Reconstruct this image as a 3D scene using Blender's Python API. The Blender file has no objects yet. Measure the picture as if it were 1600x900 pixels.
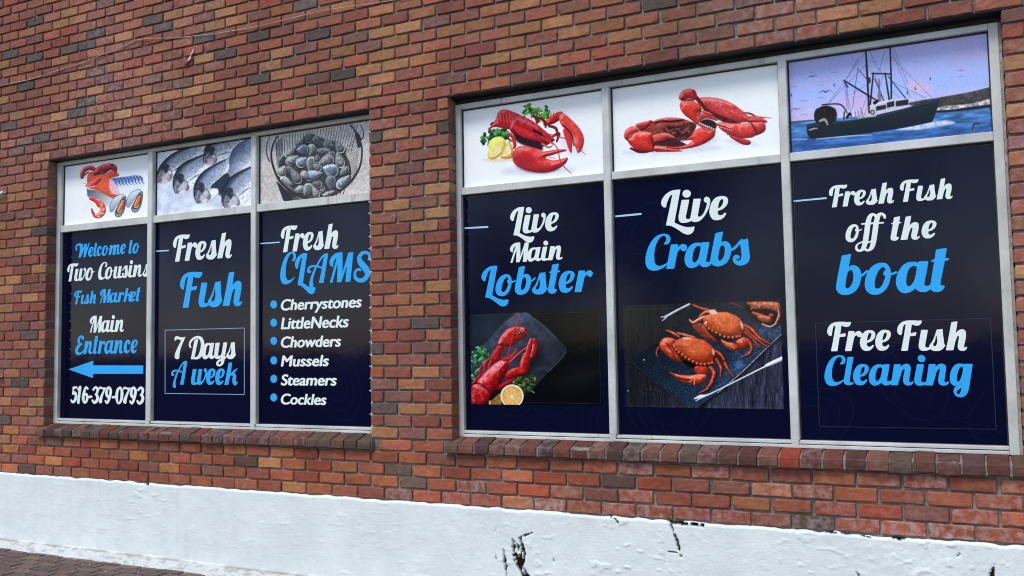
import bpy, math, random
import numpy as np
from mathutils import Matrix, Vector

# ------------------------------------------------------------------ camera, world, sun, exposure
SC = bpy.context.scene
COL = SC.collection
cam_data = bpy.data.cameras.new('camera')
cam_data.sensor_width = 36.0
cam_data.lens = 32.017
cam_data.clip_start = 0.05
cam_data.clip_end = 3000.0
CAM = bpy.data.objects.new('camera', cam_data)
COL.objects.link(CAM)
CAM.matrix_world = Matrix(((0.894719086, 0.043782372, 0.444478189, 6.403813771),
                           (0.446332054, -0.051345824, -0.893393141, -4.730153646),
                           (-0.016292772, 0.997720758, -0.065481565, 1.480287758),
                           (0, 0, 0, 1)))
SC.camera = CAM

SUN_EL, SUN_AZ = math.radians(56), math.radians(196)     # azimuth: clockwise from +Y; wall faces -Y
world = bpy.data.worlds.new('World')
SC.world = world
world.use_nodes = True
wnt = world.node_tree
bg = wnt.nodes['Background']
sky = wnt.nodes.new('ShaderNodeTexSky')
sky.sky_type = 'NISHITA'
sky.sun_disc = False
sky.sun_elevation = SUN_EL
sky.sun_rotation = SUN_AZ
sky.air_density = 1.0
sky.dust_density = 0.7
sky.ozone_density = 1.0
tcw = wnt.nodes.new('ShaderNodeTexCoord')
cl = wnt.nodes.new('ShaderNodeTexNoise')
cl.inputs['Scale'].default_value = 4.0
cl.inputs['Detail'].default_value = 5
wnt.links.new(tcw.outputs['Generated'], cl.inputs['Vector'])
cr_ = wnt.nodes.new('ShaderNodeValToRGB')
cr_.color_ramp.elements[0].position, cr_.color_ramp.elements[0].color = 0.38, (0.18, 0.20, 0.24, 1)
cr_.color_ramp.elements[1].position, cr_.color_ramp.elements[1].color = 0.62, (1.5, 1.45, 1.38, 1)
wnt.links.new(cl.outputs['Fac'], cr_.inputs['Fac'])
cm = wnt.nodes.new('ShaderNodeMix')
cm.data_type, cm.blend_type = 'RGBA', 'MULTIPLY'
cm.inputs[0].default_value = 1.0
wnt.links.new(sky.outputs['Color'], cm.inputs[6])
wnt.links.new(cr_.outputs['Color'], cm.inputs[7])
wnt.links.new(cm.outputs[2], bg.inputs['Color'])
bg.inputs['Strength'].default_value = 0.14

sun_d = bpy.data.lights.new('sun', 'SUN')
sun_d.energy = 1.35
sun_d.angle = math.radians(18)
sun_d.color = (1.0, 0.98, 0.93)
SUN = bpy.data.objects.new('sun', sun_d)
COL.objects.link(SUN)
sd = Vector((math.sin(SUN_AZ) * math.cos(SUN_EL), math.cos(SUN_AZ) * math.cos(SUN_EL), math.sin(SUN_EL)))
SUN.rotation_euler = (-sd).to_track_quat('-Z', 'Y').to_euler()
SUN.location = (0, -6, 12)

SC.view_settings.view_transform = 'Standard'
SC.view_settings.look = 'None'
SC.view_settings.gamma = 1.0
SC.view_settings.use_curve_mapping = False
SC.view_settings.exposure = 0.80
SC.render.engine = 'CYCLES'
SC.cycles.pixel_filter_type = 'BLACKMAN_HARRIS'
SC.cycles.filter_width = 1.05

# ------------------------------------------------------------------ helpers
rng = np.random.default_rng(7)
random.seed(7)


def lin(c):
    c = np.asarray(c, float) / 255.0
    return np.where(c <= 0.04045, c / 12.92, ((c + 0.055) / 1.055) ** 2.4)


def mesh_np(name, verts, quads=None, tris=None, mats=(), cols=None, parent=None, smooth=False, mat_idx=None, attrs=None):
    """one mesh object from numpy arrays"""
    verts = np.asarray(verts, np.float32).reshape(-1, 3)
    parts, tot = [], []
    if quads is not None and len(quads):
        q = np.asarray(quads, np.int32).reshape(-1, 4)
        parts.append(q.ravel()); tot.append(np.full(len(q), 4, np.int32))
    if tris is not None and len(tris):
        t = np.asarray(tris, np.int32).reshape(-1, 3)
        parts.append(t.ravel()); tot.append(np.full(len(t), 3, np.int32))
    loops = np.concatenate(parts); tot = np.concatenate(tot)
    start = np.concatenate([[0], np.cumsum(tot)[:-1]]).astype(np.int32)
    me = bpy.data.meshes.new(name)
    me.vertices.add(len(verts)); me.vertices.foreach_set('co', verts.ravel())
    me.loops.add(len(loops)); me.loops.foreach_set('vertex_index', loops)
    me.polygons.add(len(tot)); me.polygons.foreach_set('loop_start', start)
    me.polygons.foreach_set('loop_total', tot)
    if mat_idx is not None:
        me.polygons.foreach_set('material_index', np.asarray(mat_idx, np.int32))
    me.polygons.foreach_set('use_smooth', np.full(len(tot), bool(smooth)))
    for m in mats:
        me.materials.append(m)
    if cols is not None:
        a = me.color_attributes.new('tint', 'FLOAT_COLOR', 'POINT')
        c = np.ones((len(verts), 4), np.float32); c[:, :3] = cols
        a.data.foreach_set('color', c.ravel())
    for k, v in (attrs or {}).items():
        a = me.attributes.new(k, 'FLOAT', 'POINT')
        a.data.foreach_set('value', np.asarray(v, np.float32))
    me.update(calc_edges=True)
    me.validate()
    o = bpy.data.objects.new(name, me)
    COL.objects.link(o)
    if parent:
        o.parent = parent
    return o


class MB:
    """collects boxes, tubes and strips into one mesh"""
    def __init__(self):
        self.v, self.q, self.t = [], [], []

    def box(self, x0, x1, y0, y1, z0, z1, bev=0.0):
        n = len(self.v)
        if bev <= 0:
            self.v += [(x, y, z) for z in (z0, z1) for y in (y0, y1) for x in (x0, x1)]
            self.q += [[n + i for i in f] for f in ((0, 2, 3, 1), (4, 5, 7, 6), (0, 1, 5, 4), (1, 3, 7, 5), (3, 2, 6, 7), (2, 0, 4, 6))]
            return self
        b = bev
        idx = {}
        for sx in (0, 1):
            for sy in (0, 1):
                for sz in (0, 1):
                    X, Y, Z = (x0, x1)[sx], (y0, y1)[sy], (z0, z1)[sz]
                    dx, dy, dz = (b, -b)[sx], (b, -b)[sy], (b, -b)[sz]
                    for ax, p in enumerate(((X, Y + dy, Z + dz), (X + dx, Y, Z + dz), (X + dx, Y + dy, Z))):
                        idx[sx, sy, sz, ax] = len(self.v); self.v.append(p)
        I = idx
        for s in (0, 1):
            self.q.append([I[s, 0, 0, 0], I[s, 1, 0, 0], I[s, 1, 1, 0], I[s, 0, 1, 0]][::(-1 if s == 0 else 1)])
            self.q.append([I[0, s, 0, 1], I[1, s, 0, 1], I[1, s, 1, 1], I[0, s, 1, 1]][::(1 if s == 0 else -1)])
            self.q.append([I[0, 0, s, 2], I[1, 0, s, 2], I[1, 1, s, 2], I[0, 1, s, 2]][::(-1 if s == 0 else 1)])
        for a in (0, 1):
            for c in (0, 1):
                self.q.append([I[a, c, 0, 0], I[a, c, 1, 0], I[a, c, 1, 1], I[a, c, 0, 1]])
                self.q.append([I[a, 0, c, 0], I[a, 1, c, 0], I[a, 1, c, 2], I[a, 0, c, 2]])
                self.q.append([I[0, a, c, 1], I[1, a, c, 1], I[1, a, c, 2], I[0, a, c, 2]])
        for a in (0, 1):
            for c in (0, 1):
                for d in (0, 1):
                    self.t.append([I[a, c, d, 0], I[a, c, d, 1], I[a, c, d, 2]])
        return self

    def tube(self, pts, r, n=8, caps=True):
        pts = [Vector(p) for p in pts]
        base = len(self.v)
        rr = r if hasattr(r, '__len__') else [r] * len(pts)
        for i, p in enumerate(pts):
            d = (pts[min(i + 1, len(pts) - 1)] - pts[max(i - 1, 0)]).normalized()
            a = d.cross(Vector((0, 0, 1)))
            if a.length < 1e-3:
                a = d.cross(Vector((0, 1, 0)))
            a.normalize(); b = d.cross(a)
            for k in range(n):
                t = 2 * math.pi * k / n
                self.v.append(tuple(p + rr[i] * (math.cos(t) * a + math.sin(t) * b)))
        for i in range(len(pts) - 1):
            for k in range(n):
                self.q.append([base + i * n + k, base + i * n + (k + 1) % n, base + (i + 1) * n + (k + 1) % n, base + (i + 1) * n + k])
        if caps:
            for i in (0, len(pts) - 1):
                c = len(self.v); self.v.append(tuple(pts[i]))
                for k in range(n):
                    self.t.append([c, base + i * n + k, base + i * n + (k + 1) % n])
        return self

    def build(self, name, mat, parent=None, smooth=False):
        o = mesh_np(name, self.v, self.q, self.t, [mat], parent=parent, smooth=smooth)
        import bmesh
        bm = bmesh.new(); bm.from_mesh(o.data)
        bmesh.ops.recalc_face_normals(bm, faces=bm.faces)
        bm.to_mesh(o.data); bm.free()
        return o


def empty(name, loc=(0, 0, 0)):
    o = bpy.data.objects.new(name, None)
    o.empty_display_size = 0.2
    COL.objects.link(o)
    o.location = loc
    return o


def tag(o, label=None, cat=None, group=None, kind=None):
    for k, v in (('label', label), ('category', cat), ('group', group), ('kind', kind)):
        if v:
            o[k] = v
    return o


def keep(o, parent):
    """parent a mesh written in world coordinates to an empty that may stand elsewhere"""
    o.parent = parent
    o.location = -Vector(parent.location)
    return o


def hash2(ix, iy, seed):
    h = (ix.astype(np.int64) * 374761393 + iy.astype(np.int64) * 668265263 + seed * 1442695041) & 0xFFFFFFFF
    h = ((h ^ (h >> 13)) * 1274126177) & 0xFFFFFFFF
    return ((h ^ (h >> 16)) & 0xFFFF) / 65535.0


def noise(x, y, f=1.0, seed=0, octs=1):
    """value noise 0..1"""
    out, amp, tot = 0.0, 1.0, 0.0
    for o in range(octs):
        X, Y = x * f, y * f
        ix, iy = np.floor(X), np.floor(Y)
        fx, fy = X - ix, Y - iy
        fx = fx * fx * (3 - 2 * fx); fy = fy * fy * (3 - 2 * fy)
        s = seed + o * 17
        a, b = hash2(ix, iy, s), hash2(ix + 1, iy, s)
        c, d = hash2(ix, iy + 1, s), hash2(ix + 1, iy + 1, s)
        out = out + amp * ((a * (1 - fx) + b * fx) * (1 - fy) + (c * (1 - fx) + d * fx) * fy)
        tot += amp; amp *= 0.5; f *= 2
    return out / tot


# ------------------------------------------------------------------ materials
def new_mat(name):
    m = bpy.data.materials.new(name)
    m.use_nodes = True
    nt = m.node_tree
    return m, nt, nt.nodes['Principled BSDF']


def N(nt, kind, **kw):
    n = nt.nodes.new(kind)
    for k, v in kw.items():
        if k in n.inputs.keys():
            n.inputs[k].default_value = v
        else:
            setattr(n, k, v)
    return n


def obj_noise(nt, scale, detail=4, rough=0.6, vec=(1, 1, 1)):
    tc = N(nt, 'ShaderNodeTexCoord')
    mp = N(nt, 'ShaderNodeMapping')
    mp.inputs['Scale'].default_value = vec
    nt.links.new(tc.outputs['Object'], mp.inputs['Vector'])
    n = N(nt, 'ShaderNodeTexNoise')
    n.inputs['Scale'].default_value = scale
    n.inputs['Detail'].default_value = detail
    n.inputs['Roughness'].default_value = rough
    nt.links.new(mp.outputs['Vector'], n.inputs['Vector'])
    return n


def ramp(nt, src, stops):
    r = N(nt, 'ShaderNodeValToRGB')
    e = r.color_ramp.elements
    while len(e) < len(stops):
        e.new(0.5)
    for i, (p, c) in enumerate(stops):
        e[i].position = p
        e[i].color = (*c, 1) if len(c) == 3 else c
    nt.links.new(src, r.inputs['Fac'])
    return r


def mix(nt, a, b, fac, mode='MIX'):
    m = N(nt, 'ShaderNodeMix', data_type='RGBA', blend_type=mode)
    for sock, v in ((m.inputs[0], fac), (m.inputs[6], a), (m.inputs[7], b)):
        if hasattr(v, 'is_output') or isinstance(v, bpy.types.NodeSocket):
            nt.links.new(v, sock)
        elif isinstance(v, (int, float)):
            sock.default_value = v
        else:
            sock.default_value = (*v, 1)
    return m.outputs[2]


def bump(nt, p, h, strength, dist):
    b = N(nt, 'ShaderNodeBump')
    b.inputs['Strength'].default_value = strength
    b.inputs['Distance'].default_value = dist
    nt.links.new(h, b.inputs['Height'])
    nt.links.new(b.outputs['Normal'], p.inputs['Normal'])


def mat_brick():
    m, nt, p = new_mat('fired_brick')
    at = N(nt, 'ShaderNodeAttribute', attribute_name='tint')
    ef = N(nt, 'ShaderNodeAttribute', attribute_name='bloom')
    n1 = obj_noise(nt, 22, 5, 0.65, (1, 1, 2.2))
    n2 = obj_noise(nt, 160, 3, 0.7)
    n3 = obj_noise(nt, 26, 4, 0.6, (1, 1, 1))
    r1 = ramp(nt, n1.outputs['Fac'], [(0.28, (0.58, 0.55, 0.55)), (0.5, (1, 1, 1)), (0.72, (1.4, 1.3, 1.2))])
    c1 = mix(nt, at.outputs['Color'], r1.outputs['Color'], 0.75, 'MULTIPLY')
    r2 = ramp(nt, n2.outputs['Fac'], [(0.3, (0.6, 0.6, 0.6)), (0.6, (1.1, 1.1, 1.1))])
    c2 = mix(nt, c1, r2.outputs['Color'], 0.55, 'MULTIPLY')
    # salt bloom and splashes of white paint
    r3 = ramp(nt, n3.outputs['Fac'], [(0.42, (0, 0, 0)), (0.78, (1, 1, 1))])
    mu = N(nt, 'ShaderNodeMath', operation='MULTIPLY')
    nt.links.new(r3.outputs['Color'], mu.inputs[0]); nt.links.new(ef.outputs['Fac'], mu.inputs[1])
    c3 = mix(nt, c2, (0.52, 0.42, 0.40), mu.outputs[0])
    nt.links.new(c3, p.inputs['Base Color'])
    p.inputs['Roughness'].default_value = 0.8
    p.inputs['Specular IOR Level'].default_value = 0.3
    bump(nt, p, n2.outputs['Fac'], 0.5, 0.0025)
    return m


def mat_mortar():
    m, nt, p = new_mat('weathered_mortar')
    n1 = obj_noise(nt, 5, 5, 0.65)
    n2 = obj_noise(nt, 120, 4, 0.7)
    r1 = ramp(nt, n1.outputs['Fac'], [(0.3, (0.10, 0.085, 0.07)), (0.52, (0.235, 0.205, 0.17)), (0.75, (0.40, 0.365, 0.32))])
    r2 = ramp(nt, n2.outputs['Fac'], [(0.3, (0.55, 0.55, 0.55)), (0.65, (1.15, 1.15, 1.15))])
    nt.links.new(mix(nt, r1.outputs['Color'], r2.outputs['Color'], 0.8, 'MULTIPLY'), p.inputs['Base Color'])
    p.inputs['Roughness'].default_value = 0.95
    bump(nt, p, n2.outputs['Fac'], 0.8, 0.004)
    return m


def mat_plain(name, col, rough=0.6, metal=0.0, var=0.25, scale=30, spec=0.5, bumps=0.0):
    m, nt, p = new_mat(name)
    n = obj_noise(nt, scale, 4, 0.6)
    r = ramp(nt, n.outputs['Fac'], [(0.3, tuple(c * (1 - var) for c in col)), (0.7, tuple(min(1, c * (1 + var)) for c in col))])
    nt.links.new(r.outputs['Color'], p.inputs['Base Color'])
    p.inputs['Roughness'].default_value = rough
    p.inputs['Metallic'].default_value = metal
    p.inputs['Specular IOR Level'].default_value = spec
    if bumps:
        bump(nt, p, n.outputs['Fac'], 0.6, bumps)
    return m


def mat_frame():
    m, nt, p = new_mat('weathered_aluminium')
    n1 = obj_noise(nt, 4, 4, 0.6, (1, 1, 1))
    n2 = obj_noise(nt, 70, 4, 0.7, (1, 1, 0.35))
    n3 = obj_noise(nt, 3.1, 4, 0.7, (2.2, 1, 0.25))
    r1 = ramp(nt, n1.outputs['Fac'], [(0.3, (0.48, 0.485, 0.455)), (0.6, (0.65, 0.655, 0.625)), (0.8, (0.75, 0.75, 0.73))])
    r2 = ramp(nt, n2.outputs['Fac'], [(0.25, (0.80, 0.78, 0.74)), (0.5, (1, 1, 1))])
    c = mix(nt, r1.outputs['Color'], r2.outputs['Color'], 0.6, 'MULTIPLY')
    r3 = ramp(nt, n3.outputs['Fac'], [(0.62, (0, 0, 0)), (0.74, (1, 1, 1))])
    c = mix(nt, c, (0.33, 0.24, 0.14), r3.outputs['Color'])
    nt.links.new(c, p.inputs['Base Color'])
    p.inputs['Roughness'].default_value = 0.38
    p.inputs['Metallic'].default_value = 0.0
    bump(nt, p, n2.outputs['Fac'], 0.3, 0.001)
    return m


def mat_paint():
    m, nt, p = new_mat('white_masonry_paint')
    at = N(nt, 'ShaderNodeAttribute', attribute_name='tint')
    n1 = obj_noise(nt, 3.0, 6, 0.65)
    n2 = obj_noise(nt, 75, 4, 0.65, (0.7, 1, 1.2))
    n3 = obj_noise(nt, 22, 4, 0.7, (1.6, 1, 0.8))
    r1 = ramp(nt, n1.outputs['Fac'], [(0.3, (0.9, 0.91, 0.92)), (0.7, (1.03, 1.03, 1.03))])
    c = mix(nt, at.outputs['Color'], r1.outputs['Color'], 1.0, 'MULTIPLY')
    nt.links.new(c, p.inputs['Base Color'])
    p.inputs['Roughness'].default_value = 0.85
    p.inputs['Specular IOR Level'].default_value = 0.25
    ad = N(nt, 'ShaderNodeMath', operation='ADD')
    nt.links.new(n2.outputs['Fac'], ad.inputs[0]); nt.links.new(n3.outputs['Fac'], ad.inputs[1])
    bump(nt, p, ad.outputs[0], 0.42, 0.005)
    return m


def mat_print(name, rough=0.16):
    m, nt, p = new_mat(name)
    at = N(nt, 'ShaderNodeAttribute', attribute_name='tint')
    nt.links.new(at.outputs['Color'], p.inputs['Base Color'])
    n = obj_noise(nt, 5, 3, 0.5)
    p.inputs['Roughness'].default_value = rough
    p.inputs['Specular IOR Level'].default_value = 0.14
    bump(nt, p, n.outputs['Fac'], 0.06, 0.01)
    return m


M_BRICK, M_MORTAR, M_FRAME, M_PAINT = mat_brick(), mat_mortar(), mat_frame(), mat_paint()
M_FILM = mat_print('printed_vinyl_film', 0.07)
M_STEEL = mat_plain('shade_black_steel', (0.018, 0.014, 0.013), 0.7, 0.2, 0.6, 40)
M_GASKET = mat_plain('black_rubber_gasket', (0.012, 0.012, 0.013), 0.6, 0, 0.3, 50)
M_WHITE = mat_plain('white_vinyl_letters', (0.83, 0.88, 0.85), 0.35, 0, 0.03, 6, spec=0.25)
M_BLUE = mat_plain('sky_blue_vinyl_letters', (0.028, 0.41, 0.90), 0.35, 0, 0.04, 6, spec=0.2)
M_PALE = mat_plain('pale_blue_vinyl_lines', (0.42, 0.66, 0.86), 0.3, 0, 0.04, 6)
M_BOXLINE = mat_plain('grey_blue_vinyl_lines', (0.30, 0.42, 0.62), 0.3, 0, 0.04, 6)
M_PIPE = mat_plain('white_plastic_pipe', (0.72, 0.74, 0.73), 0.4, 0, 0.12, 20)
M_HOLE = mat_plain('dark_pipe_bore', (0.01, 0.01, 0.01), 0.9, 0, 0.2, 20)
M_WIRE = mat_plain('dirty_white_cable_sheath', (0.42, 0.38, 0.31), 0.6, 0, 0.4, 9)
M_TAPE = mat_plain('torn_pale_plastic', (0.66, 0.60, 0.55), 0.5, 0, 0.3, 60)
M_SPOT = mat_plain('white_paint_and_lit_mortar', (0.74, 0.72, 0.68), 0.7, 0, 0.15, 40)
M_SEAL = mat_plain('old_putty', (0.34, 0.32, 0.28), 0.9, 0, 0.4, 50, bumps=0.002)

mg, ntg, pg = new_mat('dark_window_glass')
pg.inputs['Base Color'].default_value = (0.01, 0.012, 0.015, 1)
pg.inputs['Roughness'].default_value = 0.05
M_GLASS = mg

# ------------------------------------------------------------------ wall-plane map used to set out artwork
# 3x3 maps from wall coordinates (x, z) through the camera to image pixels, where joints, cracks and artwork were read off
WALL_TO_PX = np.array([[1.315487499e+02, 4.186309125e+00, 6.675394019e+01],
                   [-3.760650276e+01, -1.993143547e+02, 8.580404855e+02],
                   [-6.372163204e-02, 9.387619672e-03, 1.0]])
GLASS_TO_PX = np.array([[1.295902064e+02, 4.123981897e+00, 8.825510091e+01],
                    [-3.704660406e+01, -1.963468932e+02, 8.531830539e+02],
                    [-6.277292220e-02, 9.247853523e-03, 1.0]])
PX_TO_WALL, PX_TO_GLASS = np.linalg.inv(WALL_TO_PX), np.linalg.inv(GLASS_TO_PX)


def hmap(M, p):
    p = np.asarray(p, float)
    q = np.concatenate([p[..., :2], np.ones(p.shape[:-1] + (1,))], -1) @ M.T
    return q[..., :2] / q[..., 2:3]


# ------------------------------------------------------------------ dimensions
B = 0.2032                    # brick pitch
CP = 0.074425                 # course pitch
ZL = 3.015                    # underside of the brick over the windows
Z_SILL = ZL - 28 * CP         # top of the sill course
Z_BASE = ZL - 33 * CP         # top of the white base
WX0, WX1, WTOP = -3.6, 9.2, 5.2
OPEN = [(-0.020, 3.048), (3.636, 6.612)]
YF, YG = 0.085, 0.118         # frame face, film face

bld = empty('brick_building', (3.0, 0, 0))
tag(bld, 'red brown brick shop building with two wide framed windows and a white painted base', 'building')


def in_open(xa, xb, za, zb):
    for o in OPEN:
        if xb > o[0] + 1e-4 and xa < o[1] - 1e-4 and zb > Z_SILL - CP + 1e-4 and za < ZL - 1e-4:
            return o
    return None


# ------------------------------------------------------------------ bricks
PALETTE = np.array([lin(c) for c in (
    (158, 98, 79), (150, 89, 74), (164, 104, 80), (146, 87, 74), (156, 96, 80),      # red browns
    (168, 116, 84), (174, 122, 87), (165, 111, 82), (178, 129, 92),                  # orange tans
    (142, 92, 80), (132, 91, 84), (141, 83, 71),                                     # purple browns
    (103, 87, 82), (95, 81, 77),                                                     # blue blacks
    (160, 89, 70), (156, 84, 68))])                                                  # bright reds
PW = np.array([15, 14, 13, 13, 12, 4.6, 4, 5.5, 2, 7, 5, 8, .35, .2, 3, 2.5]); PW = PW / PW.sum()
# bricks whose colour is plain to see: (image x, image y, palette row)
DARK = [(237, 26), (252, 32), (60, 30), (117, 78), (145, 71), (158, 51), (46, 138), (160, 128), (124, 168), (353, 78), (20, 199), (74, 213),
        (61, 90), (5, 88), (205, 212), (395, 118), (12, 129), (490, 48), (413, 50), (470, 5), (405, 118), (585, 217), (635, 262), (693, 203),
        (590, 640), (638, 755), (965, 752), (1275, 817), (82, 690), (39, 735), (235, 730), (385, 722), (661, 508), (28, 598), (60, 569), (65, 358),
        (32, 240), (1030, 8), (5, 660), (180, 178), (145, 160), (535, 110), (590, 545), (660, 545)]
TAN = [(92, 43), (130, 25), (205, 57), (345, 43), (320, 84), (118, 117), (235, 147), (265, 145), (308, 148), (370, 153), (100, 184), (145, 132),
       (30, 183), (160, 205), (185, 187), (300, 198), (455, 80), (535, 75), (575, 103), (610, 48), (640, 40), (605, 62), (617, 97), (580, 112),
       (770, 90), (700, 40), (745, 38), (780, 10), (830, 5), (870, 40), (900, 30), (960, 40), (930, 47), (1035, 60), (1090, 35), (820, 85),
       (850, 95), (1280, 22), (1375, 10), (1300, 30), (640, 165), (620, 210), (665, 200), (590, 272), (670, 333), (680, 265), (640, 600), (655, 640)]


def pick_colours(cx, cz):
    k = rng.choice(len(PALETTE), size=len(cx), p=PW)
    for lst, rows in ((DARK, (12, 13, 12, 13, 10)), (TAN, (5, 6, 7, 8))):
        for q in hmap(PX_TO_WALL, np.array(lst, float)):
            d = ((cx - q[0]) / 1.6) ** 2 + (cz - q[1]) ** 2
            i = int(np.argmin(d))
            if d[i] < 0.01:
                k[i] = rows[int(rng.integers(len(rows)))]
    c = PALETTE[k].copy()
    # the wall under the sills is a warmer red; a grey streak runs above the right window
    low = (cz < Z_SILL) & (cx > -0.5)
    c[low] = c[low] * np.array([1.14, 0.95, 0.80])
    g = np.exp(-(((cx - 5.35) / 0.3) ** 2) - (((cz - 3.35) / 0.32) ** 2))[:, None] * 0.65
    c = c * (1 - g) + g * lin((112, 92, 88)) * 0.9
    c *= np.array([0.96, 0.93, 0.86])
    c *= rng.uniform(0.84, 1.16, (len(cx), 1)) * (1 + rng.normal(0, 0.03, (len(cx), 3)))
    return c


bricks = []           # x0, x1, z0, z1, left return, right return
J = 0.0098            # joint
row_lo = int(math.floor((ZL - WTOP) / CP))
for k in range(row_lo, 34):            # row k spans ZL-k*CP .. ZL-(k-1)*CP
    za, zb = ZL - k * CP, ZL - (k - 1) * CP
    off = 0.0 if k % 2 == 0 else 0.5
    xs = [(i + off) * B for i in range(int(WX0 / B) - 1, int(WX1 / B) + 1)]
    for x in xs:
        xa, xb = x, x + B
        segs = [(xa, xb, 0, 0)]
        if 1 <= k <= 29:
            for o in OPEN:
                o0 = o[0] - (0.06 if k == 29 else 0); o1 = o[1] + (0.06 if k == 29 else 0)
                new = []
                for (a, b, l, r) in segs:
                    if b <= o0 + 0.03 and b > o0 - 0.05:
                        new.append((a, o0, l, 1))
                    elif a >= o1 - 0.03 and a < o1 + 0.05:
                        new.append((o1, b, 1, r))
                    elif b <= o0 or a >= o1:
                        new.append((a, b, l, r))
                    else:
                        if a < o0 - 0.02:
                            new.append((a, o0, l, 1))
                        if b > o1 + 0.02:
                            new.append((o1, b, 1, r))
                segs = new
        for s in segs:
            bricks.append((s[0], s[1], za, zb, s[2], s[3], k))
bricks = np.array(bricks)


def build_bricks(name, br, parent, y_out=0.0, jit=1.0):
    n = len(br)
    x0 = br[:, 0] + np.where(br[:, 4] > 0, 0.0, J / 2) + rng.normal(0, 0.0016, n) * jit
    x1 = br[:, 1] - np.where(br[:, 5] > 0, 0.0, J / 2) + rng.normal(0, 0.0016, n) * jit
    z0 = br[:, 2] + 0.0048 + rng.normal(0, 0.0010, n) * jit
    z1 = br[:, 3] - 0.0048 + rng.normal(0, 0.0010, n) * jit
    W, Hh = x1 - x0, z1 - z0
    def lad(L, n_mid, e=0.0045):
        a = [0 * L, 0 * L + 0.0005, 0 * L + e]
        m = [e + (L - 2 * e) * (i + 1) / (n_mid + 1) for i in range(n_mid)]
        return np.stack(a + m + [L - e, L - 0.0005, L], 1)
    U, V = lad(W, 4), lad(Hh, 2)
    nu, nv = U.shape[1], V.shape[1]
    X = np.repeat((x0[:, None] + U)[:, :, None], nv, 2)
    Z = np.repeat((z0[:, None] + V)[:, None, :], nu, 1)
    iu, iv = np.meshgrid(np.arange(nu), np.arange(nv), indexing='ij')
    eu = np.minimum(iu, nu - 1 - iu); ev = np.minimum(iv, nv - 1 - iv)
    e = np.minimum(eu, ev)
    Y = np.zeros_like(X)
    Y[:, e == 0] = 0.022; Y[:, e == 1] = 0.0055
    # returns into the reveals
    lft, rgt = br[:, 4] > 0, br[:, 5] > 0
    Y[lft, 0, :] = 0.11; Y[rgt, -1, :] = 0.11
    # rounded and chipped corners
    for su, sv in ((0, 0), (0, 1), (1, 0), (1, 1)):
        amt = np.abs(rng.normal(0.002, 0.0022, n)) + (rng.random(n) < 0.10) * rng.uniform(0.003, 0.010, n)
        ci = slice(0, 3) if su == 0 else slice(nu - 3, nu)
        cj = slice(0, 3) if sv == 0 else slice(nv - 3, nv)
        X[:, ci, cj] += (amt * (1 if su == 0 else -1))[:, None, None] * (ev[ci, cj] <= 1)
        Z[:, ci, cj] += (amt * (1 if sv == 0 else -1))[:, None, None] * (eu[ci, cj] <= 1)
        Y[:, ci, cj] += (amt * 0.5)[:, None, None] * (e[ci, cj] >= 1)
    # wavy edges and faces
    X += (noise(X * 1.0, Z * 1.0, 30, 3) - 0.5) * 0.003
    Z += (noise(X * 1.0, Z * 1.0, 24, 9) - 0.5) * 0.0036
    Y += ((noise(X, Z, 22, 5) - 0.5) * 0.0035 + (noise(X, Z, 70, 6) - 0.5) * 0.0018) * (e >= 1)
    # each brick sits a little in, out or askew
    cx, cz = (x0 + x1) / 2, (z0 + z1) / 2
    Y += (rng.normal(0, 0.0012, n)[:, None, None] + rng.normal(0, 0.006, n)[:, None, None] * (X - cx[:, None, None])
          + rng.normal(0, 0.02, n)[:, None, None] * (Z - cz[:, None, None])) * (e >= 1)
    Y += y_out
    V3 = np.stack([X, Y, Z], -1).reshape(-1, 3)
    g = np.arange(nu * nv).reshape(nu, nv)
    q1 = np.stack([g[:-1, :-1], g[1:, :-1], g[1:, 1:], g[:-1, 1:]], -1).reshape(-1, 4)
    quads = (q1[None] + (np.arange(n) * nu * nv)[:, None, None]).reshape(-1, 4)
    col = pick_colours(cx, cz)
    cols = np.repeat(col, nu * nv, 0)
    # burnt patches inside single bricks
    t = noise(V3[:, 0], V3[:, 2], 11, 31, 2)[:, None]
    cols = cols * (0.84 + 0.32 * t)
    # weathering over many courses: soot, run-off and cleaner patches
    wthr = noise(V3[:, 0], V3[:, 2] * 0.45, 1.1, 33, 3)[:, None]
    cols = cols * (0.72 + 0.56 * wthr)
    run = np.clip(1 - np.abs(V3[:, 2] - (Z_SILL - CP - 0.04)) / 0.09, 0, 1) * (V3[:, 2] < Z_SILL) * np.clip((noise(V3[:, 0], V3[:, 2] * 0.1, 6, 34, 3) - 0.4) * 3, 0, 1)
    cols = cols * (1 - 0.45 * run[:, None] * np.array([1, 0.8, 0.9]))
    ef = np.clip((Z_BASE + 0.12 - cz) / 0.12, 0, 1) * np.clip((cx - 2.6) / 1.5, 0.12, 1) * rng.uniform(0.2, 1.0, n)
    ef2 = ((cz < Z_SILL - 0.05) & (cx > 3.2)) * (rng.random(n) < 0.3) * rng.uniform(0.15, 0.6, n)
    ef3 = (rng.random(n) < 0.06) * rng.uniform(0.05, 0.2, n)
    bloom = np.repeat(np.clip(ef + ef2 + ef3, 0, 1), nu * nv)
    bloom = np.clip(bloom + 0.45 * np.clip((noise(V3[:, 0], V3[:, 2] * 0.7, 0.9, 35, 3) - 0.56) * 4, 0, 1), 0, 1)
    return V3, quads, cols, bloom


V3, Q, Cc, Bl = build_bricks('brickwork', bricks, bld)
brickwork = mesh_np('brickwork', V3, Q, None, [M_BRICK], cols=Cc, attrs={'bloom': Bl})
keep(brickwork, bld)

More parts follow.
